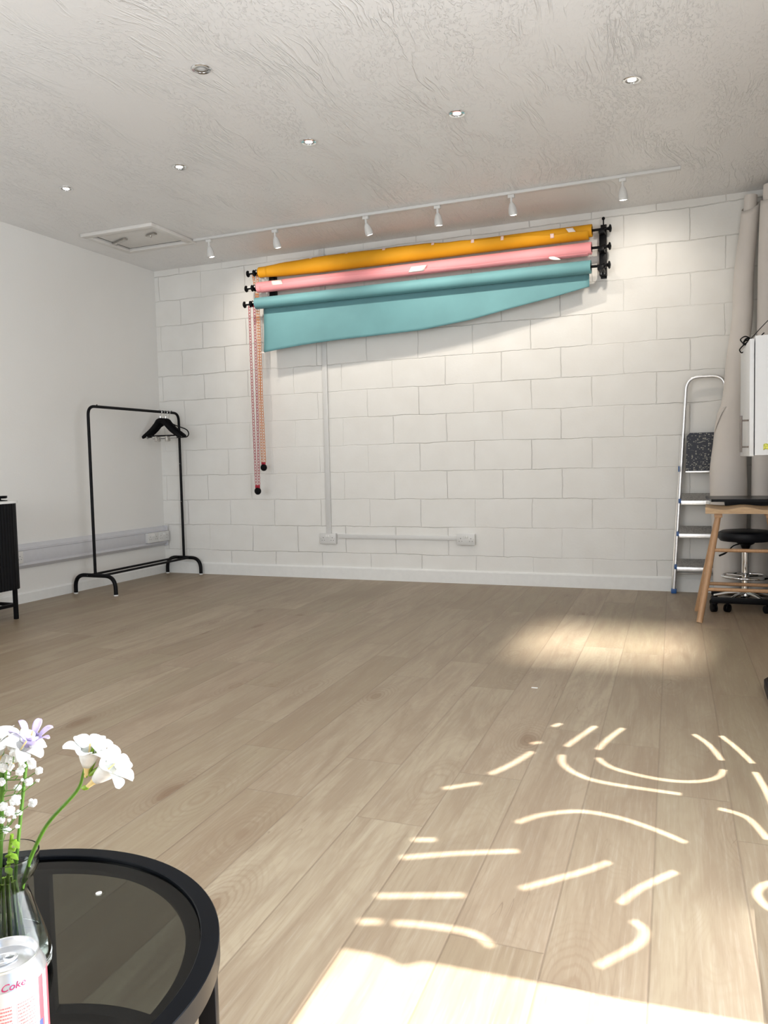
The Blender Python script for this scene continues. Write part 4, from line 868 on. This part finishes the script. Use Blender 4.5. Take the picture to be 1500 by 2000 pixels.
# ------------------------------------------------------------------ black swivel stool
sc = thing('swivel_stool', 'round black padded swivel stool on a chrome post behind the wooden stool', 'stool', (4.885, -0.575, 0))
cxx, cyy = 4.885, -0.575
CO = Vector((cxx, cyy, 0))
MB().lathe([(0.0005, 0.428), (0.10, 0.428), (0.150, 0.432), (0.162, 0.448), (0.164, 0.465), (0.158, 0.484), (0.140, 0.494), (0.08, 0.500), (0.0005, 0.501)], (cxx, cyy, 0), seg=44).build('seat_cushion', 'vinyl', sc)
MB().lathe([(0.0005, 0.427), (0.058, 0.427), (0.050, 0.412), (0.030, 0.402), (0.022, 0.380), (0.0005, 0.379)], (cxx, cyy, 0), seg=24).build('seat_boss', 'black_plastic', sc)
MB().cyl((cxx, cyy, 0.22), (cxx, cyy, 0.382), 0.013, seg=20).build('piston', 'chrome', sc)
MB().cyl((cxx, cyy, 0.09), (cxx, cyy, 0.355), 0.0225, seg=24).lathe([(0.032, 0.08), (0.030, 0.10), (0.0225, 0.13)], (cxx, cyy, 0), seg=24).build('post', 'chrome', sc)
MB().tube(smoothpath([(cxx - 0.02, cyy - 0.01, 0.412), (cxx - 0.07, cyy - 0.03, 0.400), (cxx - 0.11, cyy - 0.05, 0.360), (cxx - 0.155, cyy - 0.06, 0.338)], 4), [0.004] * 9 + [0.006] * 4, 8).build('height_lever', 'black_plastic', sc)
MB().tube([(cxx + 0.135 * math.cos(a), cyy + 0.135 * math.sin(a), 0.205) for a in [2 * PI * i / 48 for i in range(48)]], 0.0085, 10, closed=True).build('foot_ring', 'chrome', sc)
sp = MB()
for k in range(3):
    a = 2 * PI * k / 3 + 0.5; sp.cyl((cxx + 0.02 * math.cos(a), cyy + 0.02 * math.sin(a), 0.205), (cxx + 0.13 * math.cos(a), cyy + 0.13 * math.sin(a), 0.205), 0.006, seg=8)
sp.build('ring_spokes', 'chrome', sc)
for k in range(5):
    a = 2 * PI * k / 5 + 0.35; d = Vector((math.cos(a), math.sin(a), 0)); p0 = CO + d * 0.015; p1 = CO + d * 0.19
    MB().tube([p0 + Vector((0, 0, 0.105)), CO + d * 0.10 + Vector((0, 0, 0.092)), p1 + Vector((0, 0, 0.068))], [0.018, 0.014, 0.011], 10, flat=0.8).build('base_leg', 'chrome', sc)
    c_ = CO + d * 0.19; n_ = Vector((-d.y, d.x, 0))
    MB().lathe([(0.010, -0.015), (0.025, -0.013), (0.025, -0.003), (0.012, 0.0), (0.025, 0.003), (0.025, 0.013), (0.010, 0.015)], c_ + Vector((0, 0, 0.0252)), n_, 18).cyl(c_ + Vector((0, 0, 0.03)), c_ + Vector((0, 0, 0.066)), 0.010, seg=10).build('caster', 'black_plastic', sc)

# small dark object at the right edge of the floor
fl_ = MB().prism([(4.905, -2.40), (4.890, -2.44), (4.893, -2.60), (4.91, -2.86), (4.935, -2.90), (5.18, -2.90), (5.18, -2.37), (4.93, -2.37)], 0.0, 0.036)
tb = thing('storage_tray', 'low dark blue tray with rounded corner on the floor at the right edge', 'tray', (5.03, -2.63, 0))
fl_.build('tray_base', 'vinyl', tb, smooth=False)
MB().prism([(4.912, -2.405), (4.899, -2.44), (4.902, -2.60), (4.918, -2.855), (4.94, -2.89), (5.17, -2.89), (5.17, -2.38), (4.935, -2.38)], 0.036, 0.042).build('tray_lid', 'black_gloss', tb, smooth=False)

tag(MB().box(3.975, 4.001, -2.733, -2.721, 0.0, 0.0012).build('paper_scrap', 'trim', origin=(3.988, -2.727, 0)), 'tiny white scrap of paper on the oak floor', 'scrap of paper')

# ------------------------------------------------------------------ round table in the foreground
TX, TY, TR = 3.951, -5.490, 0.261
rt = thing('side_table', 'round black metal side table with smoked glass top in the foreground', 'table', (TX, TY, 0))
MB().lathe([(TR - 0.021, 0.424), (TR, 0.424), (TR, 0.449), (TR - 0.001, 0.450), (TR - 0.020, 0.450), (TR - 0.021, 0.449)], (TX, TY, 0), seg=120, loop=True).build('top_ring', 'black_gloss', rt)
MB().lathe([(TR - 0.038, 0.436), (TR - 0.0212, 0.436), (TR - 0.0212, 0.440), (TR - 0.038, 0.440)], (TX, TY, 0), seg=120, loop=True).build('glass_ledge', 'black_gloss', rt)
MB().lathe([(0.0005, 0.4405), (TR - 0.022, 0.4405), (TR - 0.022, 0.4455), (0.0005, 0.4455)], (TX, TY, 0), seg=120).build('glass_top', 'smoke', rt)
MB().lathe([(TR - 0.021, 0.200), (TR, 0.200), (TR, 0.224), (TR - 0.021, 0.224)], (TX, TY, 0), seg=120, loop=True).build('shelf_ring', 'black_gloss', rt)
MB().lathe([(TR - 0.038, 0.210), (TR - 0.0212, 0.210), (TR - 0.0212, 0.213), (TR - 0.038, 0.213)], (TX, TY, 0), seg=120, loop=True).build('shelf_ledge', 'black_gloss', rt)
MB().lathe([(0.0005, 0.2135), (TR - 0.022, 0.2135), (TR - 0.022, 0.2175), (0.0005, 0.2175)], (TX, TY, 0), seg=120).build('glass_shelf', 'smoke2', rt)
for deg in (119, 25, 209, 299):
    a = D(deg); d = Vector((math.cos(a), math.sin(a), 0)); n_ = Vector((-d.y, d.x, 0)); c_ = Vector((TX, TY, 0)) + d * (TR - 0.011)
    mt = Matrix((n_, d, Vector((0, 0, 1)))).transposed().to_4x4(); mt.translation = c_
    MB().box(-0.010, 0.010, -0.0095, 0.0095, 0.0, 0.4238, 0.001, mt).build('leg', 'black_metal', rt)

# vase
VX, VY, VZ = 3.993, -5.4765, 0.4458
va = thing('glass_vase', 'clear waisted glass vase of flowers on the round table', 'vase', (VX, VY, VZ))
prof = [(0.0005, 0.0), (0.034, 0.0), (0.0405, 0.005), (0.0415, 0.014), (0.038, 0.030), (0.031, 0.055), (0.0235, 0.080), (0.0205, 0.090), (0.0215, 0.096), (0.029, 0.105), (0.0330, 0.114), (0.0338, 0.128),
        (0.0320, 0.128), (0.0312, 0.115), (0.0272, 0.1065), (0.0195, 0.0972), (0.0186, 0.090), (0.0216, 0.080), (0.0292, 0.055), (0.0362, 0.030), (0.0395, 0.014), (0.0375, 0.008), (0.0005, 0.006)]
MB().lathe(prof, (VX, VY, VZ), seg=64).build('vase_body', 'vase', va, angle=70)
MB().lathe([(0.0005, 0.0065), (0.0372, 0.0085), (0.0392, 0.014), (0.0359, 0.030), (0.0305, 0.049), (0.0005, 0.049)], (VX, VY, VZ), seg=48).build('water', 'water', va, angle=70)

# soda can
CX_, CY_ = 4.1200, -5.5945; CZ = 0.4458
# the can stands just inside the rim of the table
can = thing('soda_can', 'silver and red soft drink can in the near left corner of the table', 'can', (CX_, CY_, CZ))
MB().lathe([(0.0005, 0.004), (0.022, 0.002), (0.026, 0.0), (0.0325, 0.012), (0.0331, 0.016), (0.0331, 0.1005)], (CX_, CY_, CZ), seg=64, cap=False).build('can_body', 'label', can, angle=50)
MB().lathe([(0.0331, 0.1005), (0.0328, 0.1020), (0.0290, 0.1095), (0.0272, 0.1115), (0.0266, 0.1130), (0.0276, 0.1145), (0.0274, 0.1158), (0.0262, 0.1155), (0.0252, 0.1100), (0.0235, 0.1085), (0.0222, 0.1098), (0.0005, 0.1100)], (CX_, CY_, CZ), seg=64, cap=False).build('can_top', 'silver', can, angle=50)
tabm = MB()
dv = Vector((-0.62, -0.78, 0)).normalized(); nv = Vector((-dv.y, dv.x, 0)); tc = Vector((CX_, CY_, CZ + 0.1118))
tabm.tube([tc + dv * (0.0115 * math.cos(a) + 0.002) + nv * 0.0068 * math.sin(a) for a in [2 * PI * i / 24 for i in range(24)]], 0.0013, 8, closed=True)
tabm.tube([tc - dv * (0.004 + 0.0045 * math.cos(a)) + nv * 0.0045 * math.sin(a) for a in [2 * PI * i / 16 for i in range(16)]], 0.0011, 8, closed=True)
tabm.build('ring_pull', 'silver', can)
MB().lathe([(0.0005, 0), (0.0085, 0), (0.0085, 0.0004)], tc + dv * 0.0145 - Vector((0, 0, 0.0016)), (0, 0, 1), 20).build('mouth_hole', 'dark', can)
me_ = text_mesh('Diet Coke', 0.0084, 0.0, 0.35); me_.materials.append(M['red_ink'])
for v in me_.vertices:
    ang = D(-49) + v.co.x / 0.0300; zz = 0.1022 + v.co.y * 0.80
    rr = 0.0328 - (zz - 0.1020) * (0.0038 / 0.0075) + 0.0009 if zz > 0.1020 else 0.0334
    v.co = Vector((math.cos(ang) * rr, math.sin(ang) * rr, zz))
o_ = bpy.data.objects.new('can_lettering', me_); COL.objects.link(o_); o_.parent = can

# ------------------------------------------------------------------ flowers
def petal_fn(base, axis, side, L, W, cup, curl):
    """petal starting at base, leaning out along side, rising along axis"""
    n_ = axis.cross(side).normalized()
    def fn(a, b):
        w_ = W * (math.sin(PI * min(1, 0.10 + 0.86 * a)) ** 0.6); s_ = (b - 0.5) * 2
        out = L * a; rise = cup * L * math.sin(a * PI * 0.55) - curl * L * a * a
        return base + side * (out + 0.002) + axis * (rise + 0.18 * w_ * s_ * s_ * (1 - 0.4 * a)) + n_ * w_ * 0.5 * s_
    return fn
def bloom(t, base, throat, L=0.020, W=0.0165, cup=0.55, curl=0.25, n=6, mat='petal', phase=0.0, tube=True):
    base = Vector(base); throat = Vector(throat); ax = (throat - base).normalized(); X, Y, _ = frame(ax); ln = (throat - base).length
    if tube:
        MB().tube([base, base + ax * ln * 0.30, base + ax * ln * 0.45], [0.0016, 0.0028, 0.0045], 14).build('flower_throat', 'petal_tube', t)
        MB().tube([base + ax * ln * 0.42, base + ax * ln * 0.6, base + ax * ln * 0.8, throat + ax * 0.002], [0.0043, 0.0068, 0.0088, 0.0098], 16, cap=False).build('flower_tube', mat, t, thick=0.0005)
    for k in range(n):
        a = 2 * PI * k / n + phase; side = X * math.cos(a) + Y * math.sin(a); r0 = 0.0078 if k % 2 == 0 else 0.0066
        MB().grid(petal_fn(throat + side * r0 - side * 0.002, ax, side, L * (1.0 if k % 2 == 0 else 0.88), W, cup * (1 if k % 2 else 0.8), curl * (1.25 if k % 2 == 0 else 0.7)), 9, 6).build('petal', mat, t, thick=0.0006)
    if tube:
        MB().tube([throat - ax * 0.004, throat + ax * 0.008], [0.0007, 0.0009], 6).build('stamen', 'petal_tube', t)
fs = thing('freesia', 'single white freesia on a long green stem leaning right out of the vase', 'flower', (3.99, -5.47, 0.456))
spts = [(3.990, -5.468, 0.456), (4.005, -5.472, 0.520), (4.0245, -5.4763, 0.566), (4.0450, -5.4790, 0.600), (4.0617, -5.4784, 0.6226), (4.0931, -5.4742, 0.6547), (4.1065, -5.4781, 0.6763), (4.1107, -5.4752, 0.694)]
sp = smoothpath(spts, 5)
MB().tube(sp, [0.0024 - 0.0010 * i / (len(sp) - 1) for i in range(len(sp))], 10).build('flower_stem', 'stem', fs)
bloom(fs, (4.1085, -5.4775, 0.6725), (4.1155, -5.4785, 0.7000), 0.0175, 0.0165, 0.50, 0.12, phase=0.3)
bloom(fs, (4.1075, -5.4782, 0.6605), (4.1330, -5.4705, 0.6820), 0.0205, 0.0175, 0.50, 0.12, phase=0.75)
for a, b, r0 in (((4.1095, -5.4775, 0.672), (4.1085, -5.478, 0.683), 0.0022), ((4.112, -5.476, 0.676), (4.1190, -5.4716, 0.6985), 0.0026), ((4.112, -5.476, 0.674), (4.1255, -5.474, 0.6835), 0.0028), ((4.1035, -5.4775, 0.6605), (4.1125, -5.478, 0.6625), 0.0026), ((4.1110, -5.475, 0.684), (4.1165, -5.473, 0.7045), 0.0020)):
    a = Vector(a); b = Vector(b); MB().tube([a, a.lerp(b, 0.4), a.lerp(b, 0.8), b], [r0 * 0.5, r0, r0 * 0.8, r0 * 0.15], 8).build('bud', 'leaf', fs)

f2 = thing('freesia', 'white freesia bunch at the left edge of the photo, standing upright in the vase', 'flower', (3.985, -5.485, 0.456))
sp = smoothpath([(3.985, -5.485, 0.456), (3.990, -5.486, 0.52), (3.998, -5.488, 0.566), (4.006, -5.490, 0.62), (4.011, -5.491, 0.665), (4.013, -5.491, 0.695)], 5)
MB().tube(sp, 0.0023, 10).build('flower_stem', 'stem', f2)
bloom(f2, (4.012, -5.491, 0.680), (4.010, -5.497, 0.702), 0.020, 0.018, 0.45, 0.2, phase=0.1)
bloom(f2, (4.018, -5.490, 0.674), (4.037, -5.487, 0.698), 0.018, 0.016, 0.45, 0.2, phase=0.6)
bloom(f2, (4.010, -5.489, 0.655), (3.998, -5.499, 0.672), 0.018, 0.016, 0.5, 0.2, phase=0.2)
f3 = thing('freesia', 'violet-tipped freesia behind the white blooms at the left edge', 'flower', (3.998, -5.470, 0.456))
sp = smoothpath([(3.998, -5.470, 0.456), (3.999, -5.472, 0.52), (4.006, -5.474, 0.566), (4.018, -5.474, 0.63), (4.028, -5.474, 0.68), (4.032, -5.474, 0.70)], 5)
MB().tube(sp, 0.0018, 8).build('flower_stem', 'stem', f3)
bloom(f3, (4.028, -5.472, 0.684), (4.034, -5.4725, 0.702), 0.015, 0.0085, 0.85, 0.0, mat='violet', phase=0.5)
gy = thing('gypsophila', "spray of tiny white baby's breath blossoms at the left edge of the vase", 'flower', (3.992, -5.490, 0.456))
balls = [[4.0578, -5.4877, 0.6763, 0.0036], [4.0384, -5.4834, 0.6605, 0.0041], [4.0381, -5.4908, 0.6654, 0.0015], [4.0456, -5.4779, 0.6609, 0.0018], [4.0254, -5.4856, 0.6542, 0.0036], [4.0463, -5.4997, 0.6783, 0.0041], [4.0582, -5.4966, 0.6865, 0.0051], [4.0237, -5.4758, 0.6746, 0.0041], [4.0308, -5.4976, 0.6797, 0.0036], [4.0247, -5.5012, 0.6792, 0.0046], [4.0034, -5.4783, 0.6599, 0.0041], [4.0166, -5.4955, 0.6622, 0.0041], [4.0031, -5.4859, 0.6502, 0.0031], [4.0285, -5.4916, 0.6431, 0.0051], [4.0396, -5.4804, 0.6374, 0.0041], [4.0336, -5.504, 0.6378, 0.0046], [4.0117, -5.4922, 0.6345, 0.0041], [4.0194, -5.4797, 0.6238, 0.0031], [4.0261, -5.4918, 0.6256, 0.0021], [4.0137, -5.4879, 0.6183, 0.0018], [4.0091, -5.4927, 0.6197, 0.0031], [4.0439, -5.5045, 0.6238, 0.0021], [4.0112, -5.4888, 0.6085, 0.0041], [4.013, -5.4903, 0.6829, 0.0051], [4.0287, -5.4961, 0.6874, 0.0041], [4.0417, -5.5018, 0.6978, 0.0041], [4.0193, -5.4754, 0.6891, 0.0041], [4.0246, -5.4896, 0.6979, 0.0036], [4.0294, -5.4773, 0.6932, 0.0041]]
main = smoothpath([(3.992, -5.490, 0.456), (3.993, -5.492, 0.52), (3.996, -5.493, 0.566), (4.003, -5.493, 0.61), (4.012, -5.491, 0.65), (4.018, -5.490, 0.68)], 6)
gs = MB().tube(main, 0.0013, 8)
for b in balls:
    p = Vector(b[:3]); cand = [q for q in main if q.z < p.z - 0.012] or main[:1]; q = cand[-1] if (p.z - cand[-1].z) < 0.05 else cand[-1]
    mid = q.lerp(p, 0.5) + Vector((0.003, 0, -0.004)); gs.tube([q, mid, p], 0.0005, 5)
gs.build('flower_stem', 'stem', gy)
def blossom(c, r):
    m_ = MB(); c = Vector(c); rnd = random.Random(int(c.z * 1e5))
    m_.ball(c, r * 0.62, sub=1)
    for k in range(9):
        d = Vector((rnd.uniform(-1, 1), rnd.uniform(-1, 1), rnd.uniform(-1, 1))).normalized(); m_.ball(c + d * r * 0.5, r * 0.48, sub=1)
    return m_
for b in balls: blossom(b[:3], b[3] * 1.3).build('blossom', 'petal', gy)
lf = MB()
gt = thing('greenery', 'light green leafy shoots just inside the rim of the vase', 'leaves', (4.00, -5.482, 0.456))
lf.tube(smoothpath([(4.000, -5.482, 0.456), (4.000, -5.482, 0.53), (4.005, -5.484, 0.560), (4.010, -5.485, 0.585), (4.014, -5.485, 0.602)], 4), 0.0018, 8)
for i in range(7):
    a = Vector((4.002 + 0.002 * i, -5.484, 0.566 + 0.005 * i)); b = a + Vector((0.012 - 0.003 * (i % 3), -0.004 + 0.004 * (i % 2), -0.006 + 0.006 * (i % 3)))
    lf.tube([a, a.lerp(b, 0.5), b], [0.0012, 0.0042, 0.0006], 8, flat=0.5)
for i in range(11):
    an = 2.4 * i; rr_ = 0.012 + 0.018 * ((i * 7) % 5) / 5; a = Vector((3.993 + rr_ * math.cos(an), -5.4765 + rr_ * math.sin(an), 0.4555)); b = Vector((3.996 + 0.009 * math.cos(an), -5.479 + 0.009 * math.sin(an), 0.546)); lf.tube([a, a.lerp(b, 0.5), b], 0.0016, 6)
for i in range(0):
    a = Vector((3.992 + 0.003 * i, -5.480 + 0.004 * (i % 3), 0.456)); b = Vector((3.990 + 0.004 * i, -5.482, 0.548)); lf.tube([a, a.lerp(b, 0.5) + Vector((0.002, 0, 0)), b], 0.0011, 6)
lf.build('leaf_shoot', 'leaf', gt)
bpy.context.view_layer.update()
